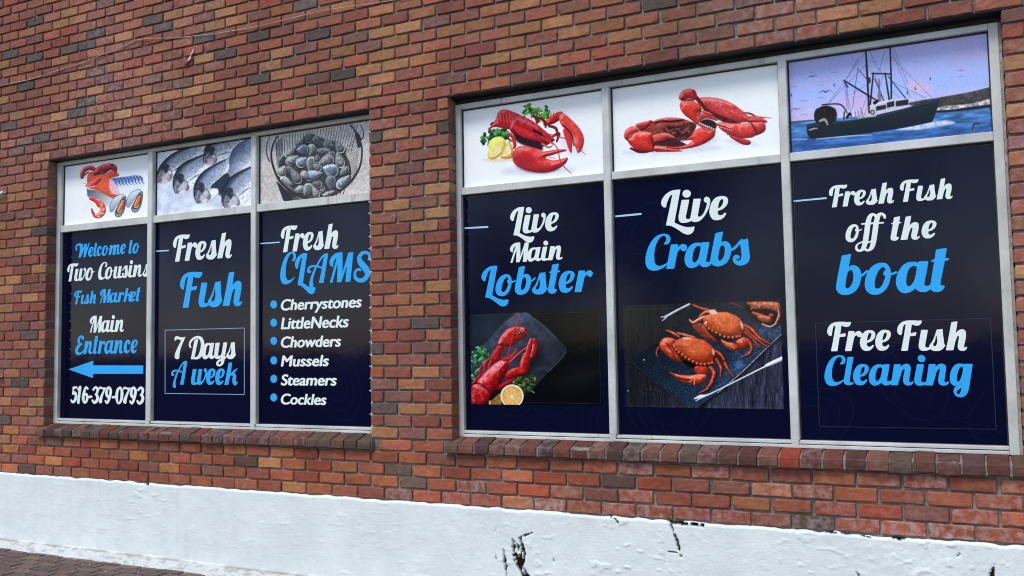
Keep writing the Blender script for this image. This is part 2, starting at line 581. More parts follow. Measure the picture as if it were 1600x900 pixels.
# mortar: recessed sheets between and around the openings, with returns in the reveals, on a solid backing
mm = MB()
ym = 0.0145
xs = [WX0, OPEN[0][0] - 0.006, OPEN[0][1] + 0.006, OPEN[1][0] - 0.006, OPEN[1][1] + 0.006, WX1]
zs = [0.0, Z_SILL - CP, ZL + 0.0075, WTOP]
for i in range(5):
    for j in range(3):
        if j == 1 and i in (1, 3):
            continue
        mm.box(xs[i], xs[i + 1], ym, 0.30, zs[j], zs[j + 1])
nq = len(mm.q)
for k in range(2, 31):                 # white blobs for joint paint and for mortar catching light along the pier corner
    if random.random() < 0.85:
        z = ZL - k * CP + random.gauss(0, .002); h_ = random.uniform(0.002, 0.0045); w_ = random.uniform(0.0, 0.012)
        mm.box(3.0415, 3.0485 + w_ * 0.6, -0.001, 0.016, z - h_, z + h_, 0.002)
mo = mm.build('mortar', M_MORTAR)
mo.data.materials.append(M_SPOT)
for p_ in mo.data.polygons:
    c_ = p_.center
    if c_.y < 0.0135 and 3.03 < c_.x < 3.07 and 0.7 < c_.z < 3.0:
        p_.material_index = 1
keep(mo, bld)

# ------------------------------------------------------------------ sills: sloping header bricks
for wi, o in enumerate(OPEN):
    a, b = o[0] - 0.045, o[1] + (0.05 if wi else 0.02)
    n = int(round((b - a) / (B / 2)))
    w = (b - a) / n
    vs, qs, cs, bl = [], [], [], []
    for i in range(n):
        xa, xb = a + i * w + 0.0038 + random.gauss(0, .0012), a + (i + 1) * w - 0.0038 + random.gauss(0, .0012)
        yo = -0.030 + random.gauss(0, 0.003); dz = random.gauss(0, 0.0025)
        zt_f, zt_b, zb_ = Z_SILL - 0.014 + dz, Z_SILL + 0.024 + dz, Z_SILL - CP + 0.008 + dz
        prof = [(0.03, zb_ - 0.0), (yo + 0.004, zb_), (yo, zb_ + 0.004), (yo - 0.001, (zb_ + zt_f) / 2), (yo + 0.001, zt_f - 0.007), (yo + 0.007, zt_f + 0.001), (yo + 0.03, zt_f + 0.008), (0.06, zt_b - 0.006), (0.10, zt_b)]
        base = len(vs)
        xr = [xa, xa + 0.0035, xa + 0.02, (xa + xb) / 2, xb - 0.02, xb - 0.0035, xb]
        for ui, x in enumerate(xr):
            for pi_, (y, z) in enumerate(prof):
                ins = 0.006 if ui in (0, 6) else 0.0
                jx = (random.random() - .5) * 0.002
                yy = y + (ins if pi_ < 6 else 0) + (random.random() - .5) * 0.0022
                zz = z - (ins * 0.8 if pi_ >= 5 else -ins * 0.4) + (random.random() - .5) * 0.0018
                vs.append((x + jx, yy, zz))
        P = len(prof)
        for ui in range(6):
            for pi_ in range(P - 1):
                qs.append([base + ui * P + pi_, base + (ui + 1) * P + pi_, base + (ui + 1) * P + pi_ + 1, base + ui * P + pi_ + 1])
        for ui in (0, 6):          # closed ends
            e0 = base + ui * P
            for pi_ in range(1, P - 2):
                qs.append([e0, e0 + pi_, e0 + pi_ + 1, e0 + P - 1] if pi_ == P - 3 else [e0, e0 + pi_, e0 + pi_ + 1, e0])
        c = lin(random.choice([(112, 70, 60), (104, 65, 58), (118, 76, 64), (94, 65, 60), (114, 66, 56), (122, 80, 66), (104, 76, 64), (98, 80, 68)]))
        sx = hmap(WALL_TO_PX, np.array([(xa + xb) / 2, Z_SILL - .04]))[0]
        if wi and (1202 < sx < 1212 or 1212 < sx < 1240):
            c = lin((150, 64, 48))
        c = c * random.uniform(0.62, 0.95)
        cs += [c] * (len(xr) * P); bl += [random.choice([0, 0, 0.1, 0.3])] * (len(xr) * P)
    qs2 = [q for q in qs if len(set(q)) == 4]; ts2 = [[q[0], q[1], q[2]] for q in qs if len(set(q)) == 3]
    s = mesh_np('window_sill', vs, qs2, ts2, [M_BRICK], cols=np.array(cs), attrs={'bloom': bl})
    keep(s, bld)
    tag(s, ['dark brick sill under the left window', 'dark brick sill under the right window'][wi])
    # mortar bed of the sill
    sm = MB()
    sm.v += [(a, 0.012, Z_SILL - CP + 0.002), (b, 0.012, Z_SILL - CP + 0.002), (a, -0.022, Z_SILL - CP + 0.009), (b, -0.022, Z_SILL - CP + 0.009),
             (a, -0.021, Z_SILL - 0.017), (b, -0.021, Z_SILL - 0.017), (a, 0.10, Z_SILL + 0.017), (b, 0.10, Z_SILL + 0.017)]
    sm.q += [[0, 1, 3, 2], [2, 3, 5, 4], [4, 5, 7, 6]]
    sm.t += [[0, 2, 4], [0, 4, 6], [1, 5, 3], [1, 7, 5]]
    bed = sm.build('mortar_bed', M_MORTAR)
    bed.parent = s

# steel lintels over the openings, coloured black to carry the soffit's shade
for wi, o in enumerate(OPEN):
    lm = MB()
    lm.box(o[0] - 0.12, o[1] + 0.12, 0.006, 0.13, ZL - 0.001, ZL + 0.006)
    lm.box(o[0], o[1], 0.092, 0.13, (3.0135, 2.9855)[wi], ZL - 0.0015)  # black filler put in for the shaded gap above the rail
    l = keep(lm.build('lintel_with_gap_shade', M_STEEL), bld)

# ------------------------------------------------------------------ white painted base
def crack_paths():
    P = [  # image points with half width in image pixels
        [(803, 843, 2), (808, 855, 6), (811, 868, 8), (812, 880, 6), (818, 888, 4), (824, 895, 3), (830, 905, 3)],
        [(815, 843, 3), (818, 856, 4), (819, 870, 3.5), (815, 886, 4), (820, 897, 4), (828, 908, 3)],
        [(812, 841, 1.2), (822, 836, 1.4), (833, 832, 1.0)],
        [(788, 856, 0.8), (790, 870, 2.2), (792, 885, 2.2), (793, 905, 1.4)],
        [(888, 799, 1.0), (905, 801, 1.2), (925, 803, 1.2), (942, 804, 2.6), (953, 805, 2.4), (962, 811, 1.8), (967, 816, 1.4)],
        [(1041, 812, 1.4), (1052, 816, 3.2), (1066, 817, 3.2), (1082, 818.5, 3.2), (1099, 820, 3.6)],
        [(1050, 820, 2), (1053, 830, 1.6), (1058, 842, 2.2), (1061, 854, 2.8), (1063, 862, 1.8), (1066, 870, 1.2)],
        [(1045, 861, 1), (1055, 862, 1.4), (1062, 862, 1.4)],
        [(1289, 830, 1.4), (1300, 832, 3), (1312, 832, 2.4), (1322, 834, 1.2), (1340, 834, 1), (1350, 837, 1.4), (1362, 840, 1)],
        [(1393, 839, 1.8), (1404, 840, 3.2), (1413, 841, 2.2)],
        [(1496, 869, 1.6), (1501, 862, 0.9)],
        [(1549, 905, 4), (1551, 892, 3.4), (1553, 886, 1.4), (1557, 875, 0.6)],
        [(1343, 899, 2), (1339, 893, 0.8)], [(1469, 902, 2), (1468, 894, 1)],
        [(227, 754, 1.0), (231, 756, 2.2)],
        [(776, 822, 0.4), (775, 850, 0.4), (777, 880, 0.4)], [(868, 860, 0.5), (866, 885, 0.5)], [(884, 858, 0.4), (887, 885, 0.4)],
        [(1040, 868, 0.5), (1041, 880, 0.4)], [(1062, 875, 0.6), (1064, 900, 0.5)],
    ]
    segs = []
    for path in P:
        q = hmap(PX_TO_WALL, np.array([(a, b) for a, b, _ in path], float))
        # local image scale
        for i in range(len(path) - 1):
            s0 = np.linalg.norm(hmap(PX_TO_WALL, np.array([path[i][0] + 1.0, path[i][1]])) - q[i])
            segs.append((q[i][0], q[i][1], q[i + 1][0], q[i + 1][1], path[i][2] * s0, path[i + 1][2] * s0))
    return np.array(segs)


xa = np.concatenate([np.arange(WX0, 3.6, 0.02), np.arange(3.6, 6.9, 0.0065), np.arange(6.9, WX1, 0.03)])
prof = []
nz = 100
for i in range(nz + 1):
    z = Z_BASE - (Z_BASE - 0.052) * i / nz
    prof.append((0.0, z))
for i in range(1, 15):
    t = i / 14
    prof.append((-0.004 - 0.100 * t ** 0.85, 0.052 * (1 - t) - 0.004 * t))
prof = np.array(prof)
PX, PI = np.meshgrid(xa, np.arange(len(prof)), indexing='ij')
PY = prof[PI, 0].copy(); PZ = prof[PI, 1].copy()
vert = PI <= nz
# uneven top edge, lumpy paint over rough render
topn = (noise(PX, PX * 0, 14, 41, 4) - 0.5) * 0.020 + 0.002
PZ += np.where(vert, topn * np.clip((PZ - (Z_BASE - 0.05)) / 0.05, 0, 1), 0)
PY += -0.009 - 0.006 * noise(PX, PZ, 2.5, 51, 2) - 0.0042 * noise(PX, PZ, 14, 52, 3) - 0.0022 * noise(PX, PZ, 50, 53, 2) * np.clip((noise(PX, PZ, 1.3, 54, 2) - 0.35) * 3, 0.25, 1.6)
PZ += np.where(~vert, (noise(PX, PY, 10, 61, 3) - 0.5) * 0.012, 0)
PY += np.where(~vert, (noise(PX, PX * 0, 5, 62, 3) - 0.5) * 0.03 * (PI - nz) / 14, 0)
rid = np.clip((noise(PX, PZ * 1.6, 21, 56, 2) - 0.70) / 0.12, 0, 1)
PY -= np.where(vert, rid * 0.0042 * np.clip((noise(PX, PZ, 1.7, 57, 2) - 0.3) * 3, 0, 1.2), 0)
# rounded top lip
PY += np.where(PI <= 3, (3 - PI) * 0.0035, 0)
PZ -= np.where(PI == 0, 0.004, 0)
PY[:, 0] = 0.012
# faint vertical lap marks
for lx in (-0.43, 0.62, 1.93, 2.98):
    PY -= np.where(vert, 0.006 * np.exp(-((PX - lx - 0.01 * (noise(PX * 0, PZ, 12, 3) - .5)) / 0.012) ** 2), 0)
# cracks
cr = crack_paths()
depth = np.zeros_like(PX)
wob = (noise(PX, PZ, 60, 71, 2) - 0.5) * 0.02
for (ax, az, bx, bz, r0, r1) in cr:
    lo, hi = min(ax, bx) - 0.06, max(ax, bx) + 0.06
    i0, i1 = np.searchsorted(xa, [lo, hi])
    X, Z = PX[i0:i1], PZ[i0:i1]
    dx, dz = bx - ax, bz - az
    t = np.clip(((X - ax) * dx + (Z - az) * dz) / (dx * dx + dz * dz + 1e-9), 0, 1)
    d = np.hypot(X - ax - t * dx, Z - az - t * dz)
    r = (r0 + (r1 - r0) * t) * (0.55 + 0.85 * noise(X, Z * 0.6, 48, 77, 2))
    depth[i0:i1] = np.maximum(depth[i0:i1], np.clip((r - d - 0.2 * np.abs(wob[i0:i1])) / 0.003, 0, 1))
depth *= vert * np.clip((noise(PX, PZ * 0.4, 75, 78, 2) - 0.30) * 9, 0, 1)
hole = depth > 0.25
PY = np.where(vert, np.minimum(PY + depth * (0.022 + 0.01 * noise(PX, PZ, 40, 8)), 0.0105), PY)
wc = np.array([0.80, 0.835, 0.81])
cols = np.ones(PX.shape + (3,)) * wc
gr = np.clip((noise(PX, PZ, 26, 91, 4) - 0.62) * 3, 0, 1)[..., None] * 0.16
cols = cols * (1 - gr) + gr * np.array([0.5, 0.48, 0.42])
# grey scuffs, thin run-off streaks and splash dirt near the ground
sc_ = np.clip((noise(PX, PZ, 4.5, 96, 4) - 0.52) * 2.5, 0, 1) * 0.10
st_ = np.clip((noise(PX, PZ * 0.06, 26, 97, 3) - 0.60) * 4, 0, 1) * np.clip((noise(PX, PZ, 1.5, 98, 2) - 0.35) * 3, 0, 1) * 0.13
sp_ = np.clip((0.22 - PZ) / 0.2, 0, 1) * np.clip((noise(PX, PZ, 34, 99, 3) - 0.5) * 3, 0, 1) * 0.16
gk = np.clip(sc_ + st_ + sp_, 0, .4)[..., None]
cols = cols * (1 - gk) + gk * np.array([0.40, 0.37, 0.32])
# dirt in the crease at the foot
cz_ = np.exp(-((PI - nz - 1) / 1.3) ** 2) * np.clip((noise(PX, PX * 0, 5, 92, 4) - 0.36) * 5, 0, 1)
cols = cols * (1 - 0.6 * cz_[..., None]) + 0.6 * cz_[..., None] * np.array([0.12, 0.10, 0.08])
fl = (~vert) * (0.34 + np.clip((noise(PX, PI * 0.02, 30, 93, 4) - 0.55) * 5, 0, 1) * 0.45)  # flare painted darker to offset its bright light from above, plus grey speckle
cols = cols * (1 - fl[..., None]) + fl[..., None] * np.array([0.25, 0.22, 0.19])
crack_shade_dirt = np.array([0.005, 0.004, 0.004]) + 0.05 * np.clip((noise(PX, PZ, 50, 95, 2) - 0.66) * 4, 0, 1)[..., None] * np.array([1, .75, .3])  # near-black painted for shade deep in the cracks, with brown dirt flecks
cols = np.where((depth > 0.35)[..., None], crack_shade_dirt, cols)
nx, npf = PX.shape
g = np.arange(nx * npf).reshape(nx, npf)
Q = np.stack([g[:-1, :-1], g[:-1, 1:], g[1:, 1:], g[1:, :-1]], -1).reshape(-1, 4)
pl = mesh_np('painted_base', np.stack([PX, PY, PZ], -1), Q, None, [M_PAINT], cols=cols.reshape(-1, 3), smooth=True)
keep(pl, bld)
tag(pl, 'white painted base of the wall with black cracks')

# ------------------------------------------------------------------ windows
WIN = [dict(xf=(-0.020, 0.024), m=[(0.990, 1.042), (1.992, 2.041)], xr=(2.992, 3.046), zt=2.984, ztop=3.012, tr=(2.447, 2.501), zb=0.989),
       dict(xf=(3.636, 3.668), m=[(4.600, 4.645), (5.580, 5.624)], xr=(6.558, 6.600), zt=2.953, ztop=2.984, tr=(2.419, 2.464), zb=0.988)]
for wi, w in enumerate(WIN):
    xl, xr = w['xf'][0], w['xr'][1]
    z0 = Z_SILL + 0.018
    fm = MB()
    fm.box(w['xf'][0], w['xf'][1], YF, 0.15, z0, w['ztop'] - 0.001, 0.002)
    fm.box(w['xr'][0], w['xr'][1], YF, 0.15, z0, w['ztop'] - 0.001, 0.002)
    fm.box(w['xf'][1] + 0.0005, w['xr'][0] - 0.0005, YF + 0.003, 0.15, w['zt'], w['ztop'], 0.002)
    # bottom: upper rail, groove, lower strip
    fm.box(w['xf'][1] + 0.0005, w['xr'][0] - 0.0005, YF + 0.002, 0.15, w['zb'] - 0.017, w['zb'], 0.0025)
    fm.box(w['xf'][1] + 0.0005, w['xr'][0] - 0.0005, YF - 0.006, 0.15, z0 + 0.001, w['zb'] - 0.021, 0.002)
    fr = keep(fm.build('window', M_FRAME), bld)
    tag(fr, ['left window with a weathered pale metal frame', 'right window with a weathered pale metal frame'][wi])
    for (a, b) in w['m']:
        um = MB()
        um.box(a, b, YF - 0.003, 0.148, w['zb'] + 0.0005, w['zt'] - 0.0005, 0.0025)
        um.box(a + (b - a) * 0.62, b - 0.004, YF - 0.0055, YF - 0.002, w['zb'] + 0.001, w['zt'] - 0.001, 0.001)
        um.box(a + 0.004, b - 0.006, YF - 0.008, YF, z0 + 0.002, w['zb'] + 0.0005, 0.001)
        um.build('mullion', M_FRAME, fr)
    cells = [w['xf'][1]] + [v for ab in w['m'] for v in ab] + [w['xr'][0]]
    for c in range(3):
        a, b = cells[2 * c], cells[2 * c + 1]
        MB().box(a + 0.0005, b - 0.0005, YF + 0.004, 0.146, w['tr'][0], w['tr'][1], 0.003).build('transom', M_FRAME, fr)
        for (za, zb_) in ((w['zb'], w['tr'][0]), (w['tr'][1], w['zt'])):
            MB().box(a + 0.0005, b - 0.0005, YG + 0.004, YG + 0.010, za + 0.0005, zb_ - 0.0005).build('pane', M_GLASS, fr)
            gm = MB()
            gm.box(a + 0.0006, a + 0.006, YG - 0.006, YG + 0.0035, za + 0.001, zb_ - 0.001)
            gm.box(b - 0.006, b - 0.0006, YG - 0.006, YG + 0.0035, za + 0.001, zb_ - 0.001)
            gm.box(a + 0.0065, b - 0.0065, YG - 0.006, YG + 0.0035, zb_ - 0.006, zb_ - 0.001)
            gm.build('gasket', M_GASKET, fr)
    # old putty between frame and brick
    for xa_, xb_ in ((xl - 0.010, xl - 0.0005), (xr + 0.0005, xr + 0.012)):
        MB().box(xa_, xb_, YF + 0.004, 0.14, z0, w['ztop'] - 0.002).build('sealant', M_SEAL, fr)
    w['cells'] = [(cells[2 * c], cells[2 * c + 1]) for c in range(3)]

# dark room box closing the building behind the panes, and roof slab
rm = MB()
rm.box(WX0, WX1, 0.31, 0.40, 0.0, WTOP)
keep(rm.build('back_wall', M_STEEL), bld)

# ------------------------------------------------------------------ ground
gm_, gnt, gp = new_mat('street_asphalt')
gn = obj_noise(gnt, 60, 5, 0.7)
gr_ = ramp(gnt, gn.outputs['Fac'], [(0.3, (0.035, 0.034, 0.033)), (0.7, (0.075, 0.072, 0.07))])
gnt.links.new(gr_.outputs['Color'], gp.inputs['Base Color'])
gp.inputs['Roughness'].default_value = 0.9
ground = mesh_np('ground', [(-1500, -1500, -0.13), (1500, -1500, -0.13), (1500, 1500, -0.13), (-1500, 1500, -0.13)], [[0, 1, 2, 3]], None, [gm_])
tag(ground, kind='structure')

# brick pavement in front of the wall, one sheet of pavers over a sand bed, with a kerb
pv, pq, pc = [], [], []
PWd, PLn = 0.100, 0.200
y = -0.075
r = 0
while y > -2.9:
    x = -7.0 + (PLn / 2 if r % 2 else 0)
    xmax = 12.0
    while x < xmax:
        w_, l_ = PWd - 0.007, PLn - 0.007
        n0 = len(pv)
        dz = random.gauss(0, 0.0015); tx, ty = random.gauss(0, 0.008), random.gauss(0, 0.012)
        for (px, py, pz) in ((0, 0, -0.02), (l_, 0, -0.02), (l_, w_, -0.02), (0, w_, -0.02), (0.004, 0.004, 0), (l_ - 0.004, 0.004, 0), (l_ - 0.004, w_ - 0.004, 0), (0.004, w_ - 0.004, 0)):
            pv.append((x + px, y - w_ + py, pz + (dz + tx * (px - l_ / 2) + ty * (py - w_ / 2) if pz == 0 else 0)))
        pq += [[n0 + i for i in f] for f in ((4, 5, 6, 7), (0, 1, 5, 4), (1, 2, 6, 5), (2, 3, 7, 6), (3, 0, 4, 7))]
        c = lin(random.choice([(104, 86, 78), (96, 80, 75), (110, 90, 82), (100, 78, 71), (92, 79, 75), (116, 98, 89)])) * random.uniform(0.8, 1.15)
        pc += [c] * 8
        x += PLn
    y -= PWd
    r += 1
pav = mesh_np('pavement', pv, pq, None, [M_BRICK], cols=np.array(pc), attrs={'bloom': np.full(len(pv), 0.12)})
tag(pav, kind='structure')
gq = MB()                                  # flecks of paint and grit on the pavers
for i in range(90):
    gx, gy = random.uniform(-1.4, 3.4), -0.10 - abs(random.gauss(0, 0.35))
    r_ = random.uniform(0.003, 0.010); a0 = random.uniform(0, 6.28)
    n0 = len(gq.v)
    for k in range(5):
        gq.v.append((gx + r_ * math.cos(a0 + k * 1.257) * random.uniform(.6, 1.2), gy + r_ * math.sin(a0 + k * 1.257) * random.uniform(.5, 1), 0.0035))
    gq.v.append((gx, gy, 0.0035 + r_ * 0.35))
    for k in range(5):
        gq.t.append([n0 + k, n0 + (k + 1) % 5, n0 + 5])
tag(gq.build('grit', M_TAPE), kind='stuff')
bed = MB().box(-7.2, 12.2, -2.95, 0.3, -0.128, -0.011).build('pavement_bed', M_MORTAR)
tag(bed, kind='structure')
kerb = MB().box(-7.2, 12.2, -3.10, -2.952, -0.128, 0.004, 0.01).build('kerb', mat_plain('kerb_concrete', (0.34, 0.33, 0.31), 0.9, 0, 0.25, 12, bumps=0.003))
tag(kerb, kind='structure')

# ================================================================== script lettering
# every letter is drawn as outlines (x, y[, 1 = sharp corner]) or as pen strokes (x, y, half width) in the enlarged
# image crop (sheet) it was traced from: (crop scale, pixel x, pixel y); sheets are brought onto the wall plane by GLASS_TO_PX
CROP = {'a': (6.0, 1000, 280), 'b': (7.619, 1290, 370), 'c': (6.154, 1275, 490), 'd': (6.924, 1290, 270), 'e': (5.295, 740, 310),
         'f': (7.5, 425, 340), 'g': (6.43, 250, 350), 'h': (7.83, 250, 505), 'i': (7.83, 98, 365), 'j': (5.63, 98, 480), 'k': (4.735, 415, 455)}


def to_wall(sheet, p):
    k, ox, oy = CROP[sheet]
    p = np.asarray(p, float)
    return hmap(PX_TO_GLASS, np.stack([ox + p[..., 0] / k, oy + p[..., 1] / k], -1))


def smooth_loop(pts, n=7):
    """closed outline: Catmull-Rom between points, kept sharp at corners"""
    m = len(pts)
    P = np.array([q[:2] for q in pts], float)
    C = [len(q) > 2 and q[2] for q in pts]
    out = []
    for i in range(m):
        p1, p2 = P[i], P[(i + 1) % m]
        p0 = p1 - (p2 - p1) * 0.0 if C[i] else P[i - 1]
        p3 = p2 if C[(i + 1) % m] else P[(i + 2) % m]
        if C[i] and C[(i + 1) % m]:
            out.append(p1); continue
        if C[i]:
            p0 = p1
        for t in np.arange(n) / n:
            out.append(0.5 * ((2 * p1) + (-p0 + p2) * t + (2 * p0 - 5 * p1 + 4 * p2 - p3) * t * t + (-p0 + 3 * p1 - 3 * p2 + p3) * t ** 3))
    return np.array(out)


def smooth_line(pts, n=10):
    P = np.array(pts, float)
    out = []
    for i in range(len(P) - 1):
        p1, p2 = P[i], P[i + 1]
        p0 = P[i - 1] if i else p1
        p3 = P[i + 2] if i + 2 < len(P) else p2
        for t in np.arange(n) / n:
            out.append(0.5 * ((2 * p1) + (-p0 + p2) * t + (2 * p0 - 5 * p1 + 4 * p2 - p3) * t * t + (-p0 + 3 * p1 - 3 * p2 + p3) * t ** 3))
    out.append(P[-1])
    return np.array(out)


def R_(pts):       # rectangle or polygon with sharp corners
    return [(a, b, 1) for a, b in pts]


def disc(cx, cy, r, ry=None):
    ry = ry or r
    return [(cx + r * math.cos(t), cy + ry * math.sin(t)) for t in np.linspace(0, 2 * math.pi, 16, endpoint=False)]


# glyph: sheet, baseline points, x-height point, shapes [outline, hole...], strokes
G = {}


def glyph(ch, sheet, base, xtop, shapes=(), strokes=(), cap=False):
    bz = np.mean([to_wall(sheet, b)[1] for b in base])
    h = to_wall(sheet, xtop)[1] - bz
    if cap:
        h /= 1.42
    outs, x_min = [], 1e9
    for s in shapes:
        loops = [to_wall(sheet, smooth_loop(l)) for l in s]
        outs.append(loops); x_min = min(x_min, loops[0][:, 0].min())
    lines = []
    for s in strokes:
        s = smooth_line(s)
        w = to_wall(sheet, s[:, :2])
        k = CROP[sheet][0]
        sx = abs(to_wall(sheet, s[len(s) // 2, :2] + [1, 0])[0] - to_wall(sheet, s[len(s) // 2, :2])[0])
        lines.append(np.concatenate([w, s[:, 2:3] * sx], 1)); x_min = min(x_min, (w[:, 0] - s[:, 2] * sx).min())
    G[ch] = dict(loops=[[(l - [x_min, bz]) / h for l in s] for s in outs],
                 lines=[np.concatenate([(l[:, :2] - [x_min, bz]) / h, l[:, 2:3] / h], 1) for l in lines])
    allx = [l[:, 0].max() for s in G[ch]['loops'] for l in s] + [(l[:, 0] + l[:, 2]).max() for l in G[ch]['lines']]
    G[ch]['w'] = max(allx)


bl_live, bl_crab = [(400, 408), (740, 386)], [(250, 845), (960, 805)]
glyph('L', 'a', [(280, 416)], (425, 192), [[[(373, 97, 1), (345, 260), (320, 405, 1), (345, 418), (390, 438), (440, 449), (475, 446), (497, 440, 1),
      (492, 478), (470, 508), (435, 518), (395, 503), (350, 470), (310, 446), (280, 434), (245, 432, 1), (268, 320), (297, 170), (302, 140, 1),
      (280, 160), (260, 205), (250, 240), (247, 262, 1), (225, 262), (207, 240), (204, 215), (215, 180), (245, 140), (290, 110), (330, 100)]]])
glyph('ı', 'a', [(410, 410)], (425, 193), [[[(393, 193, 1), (460, 193, 1), (446, 270), (431, 350), (434, 370), (450, 376), (470, 370), (488, 362, 1), (492, 378, 1),
      (475, 395), (445, 408), (410, 413), (385, 408), (368, 385), (365, 350), (375, 290)]]])
glyph('i', 'a', [(410, 410)], (425, 193), [[[(393, 193, 1), (460, 193, 1), (446, 270), (431, 350), (434, 370), (450, 376), (470, 370), (488, 362, 1), (492, 378, 1),
      (475, 395), (445, 408), (410, 413), (385, 408), (368, 385), (365, 350), (375, 290)]], [disc(437, 136, 37)]])
glyph('v', 'a', [(530, 402)], (540, 182), [[[(510, 182, 1), (576, 182, 1), (562, 260), (550, 330), (553, 352), (567, 353), (590, 335), (610, 300), (625, 255), (630, 225), (612, 215),
      (603, 200), (605, 180), (620, 165), (640, 166), (657, 185), (660, 215), (650, 260), (630, 310), (600, 360), (570, 390), (535, 404), (505, 402), (487, 385), (482, 360), (492, 300)]]])
glyph('e', 'a', [(735, 388)], (770, 158), [[[(818, 322, 1), (800, 355), (770, 380), (730, 390), (695, 382), (670, 350), (660, 305), (668, 250), (690, 200), (725, 165), (770, 153),
      (810, 158), (830, 180), (832, 210), (815, 250), (780, 282), (741, 298), (738, 318), (745, 336), (760, 342), (782, 335), (803, 314, 1)],
      [(742, 272), (746, 230), (760, 195), (778, 182), (789, 195), (782, 230), (764, 258)]]])
glyph('c', 'a', [(735, 388)], (770, 158), [[[(818, 322, 1), (800, 355), (770, 380), (730, 390), (695, 382), (670, 350), (660, 305), (668, 250), (690, 200), (725, 165), (765, 153),
      (803, 160), (820, 185), (815, 215), (793, 236), (772, 228), (764, 210), (776, 196), (768, 184), (754, 200), (742, 240), (736, 290), (740, 325), (757, 341), (782, 335), (803, 314, 1)]]])
glyph('C', 'a', [(120, 850)], (320, 610), [[[(280, 765, 1), (252, 800), (220, 830), (165, 854), (115, 858), (78, 840), (57, 800), (53, 745), (68, 670), (95, 605), (135, 550), (180, 520), (225, 512),
      (262, 520), (280, 545), (281, 575), (270, 598), (250, 612), (230, 612), (222, 600), (238, 585), (243, 560), (235, 537), (215, 530), (185, 550), (160, 590), (140, 650), (133, 720),
      (137, 775), (155, 805), (185, 813), (220, 803), (250, 785)]]])
glyph('r', 'a', [(280, 843)], (320, 611), [[[(290, 613, 1), (358, 611, 1), (353, 640), (372, 622), (396, 609), (420, 612), (438, 633), (434, 660), (415, 678), (391, 671), (382, 656), (366, 664), (348, 700), (320, 840, 1), (247, 845, 1)]]])
glyph('a', 'a', [(590, 825)], (620, 594), [[[(655, 592, 1), (640, 680), (625, 760), (629, 775), (646, 778), (665, 768), (680, 752, 1), (686, 770, 1), (660, 808), (630, 825), (600, 825), (575, 812), (565, 795, 1),
      (545, 815), (510, 832), (475, 833), (445, 810), (430, 765), (435, 710), (460, 650), (500, 610), (545, 598), (570, 600), (584, 606, 1), (586, 596, 1)],
      [(574, 645), (560, 630), (535, 637), (515, 665), (503, 715), (500, 760), (508, 780), (526, 780), (546, 758), (560, 722)]]])
glyph('b', 'a', [(740, 820)], (640, 592), [[[(725, 508, 1), (797, 492, 1), (778, 600, 1), (800, 584), (835, 588), (862, 615), (873, 660), (868, 700), (855, 745), (830, 785), (790, 812), (745, 822), (705, 810), (685, 785), (680, 755), (690, 690)],
      [(768, 645), (788, 622), (806, 633), (813, 670), (805, 720), (785, 755), (765, 768), (752, 755), (755, 710)]]], [[(868, 668, 9), (895, 650, 9), (915, 628, 9)]])
glyph('s', 'a', [(960, 803)], (985, 566), [[[(948, 578, 1), (1017, 555, 1), (1022, 620), (1030, 690), (1033, 740), (1015, 780), (980, 803), (940, 808), (900, 795), (880, 765), (878, 740), (890, 715),
      (915, 708), (937, 718), (940, 738), (925, 748), (913, 740), (912, 755), (930, 764), (950, 750), (957, 720), (955, 670), (948, 622)]]], [[(880, 662, 8), (905, 640, 10), (930, 605, 12), (960, 575, 14)]])
glyph('ſ', 'c', [(1235, 352)], (1180, 153), [[[(1155, 155, 1), (1218, 148, 1), (1225, 220), (1232, 270), (1236, 300), (1225, 332), (1190, 355), (1140, 359), (1100, 347), (1079, 322), (1085, 297), (1105, 275), (1122, 245), (1141, 198)],
      [(1152, 205), (1163, 265), (1152, 302), (1136, 312), (1120, 304), (1121, 288), (1137, 268), (1143, 243)]]], [[(1215, 330, 9), (1240, 305, 7)]])
glyph('h', 'c', [(1270, 352)], (1180, 155), [[[(1290, 85, 1), (1353, 77, 1), (1334, 192, 1), (1360, 165), (1400, 152), (1432, 165), (1440, 200), (1435, 250), (1420, 310), (1426, 326), (1450, 313, 1), (1452, 330, 1), (1430, 352), (1400, 358),
      (1370, 350), (1355, 325), (1357, 285), (1368, 232), (1364, 216), (1350, 222), (1330, 270), (1310, 352, 1), (1232, 352, 1), (1258, 240)]]])
glyph('F', 'c', [(185, 360)], (330, 168), [[[(355, 80, 1), (350, 105), (330, 125), (295, 128), (262, 118), (257, 125, 1), (245, 198, 1), (303, 188, 1), (297, 221, 1), (239, 226, 1), (217, 360, 1), (153, 360, 1), (178, 240), (200, 116, 1), (183, 122), (170, 150),
      (164, 190), (158, 215, 1), (135, 212), (118, 190), (116, 165), (128, 130), (160, 98), (210, 82), (270, 80), (320, 83)]]])
glyph('T', 'c', [(185, 360)], (330, 168), [[[(365, 78, 1), (358, 105), (335, 125), (298, 128), (262, 118), (257, 125, 1), (238, 235), (217, 360, 1), (153, 360, 1), (178, 240), (200, 116, 1), (183, 122), (170, 150),
      (164, 190), (158, 215, 1), (135, 212), (118, 190), (116, 165), (128, 130), (160, 98), (210, 82), (270, 80), (320, 83)]]])
glyph('o', 'b', [(600, 672)], (690, 310), [[[(640, 306), (690, 303), (735, 315), (763, 345), (780, 390), (783, 440), (775, 510), (750, 580), (705, 640), (650, 675), (590, 685), (530, 672), (485, 630), (470, 570), (475, 500), (500, 430), (540, 365), (590, 325)],
      [(690, 353), (655, 375), (620, 430), (595, 500), (587, 560), (593, 598), (615, 611), (650, 602), (685, 560), (708, 500), (718, 464), (700, 450), (692, 428), (702, 405), (717, 393), (714, 368)]]],
      [[(775, 440, 16), (815, 432, 13), (850, 415, 13)]])
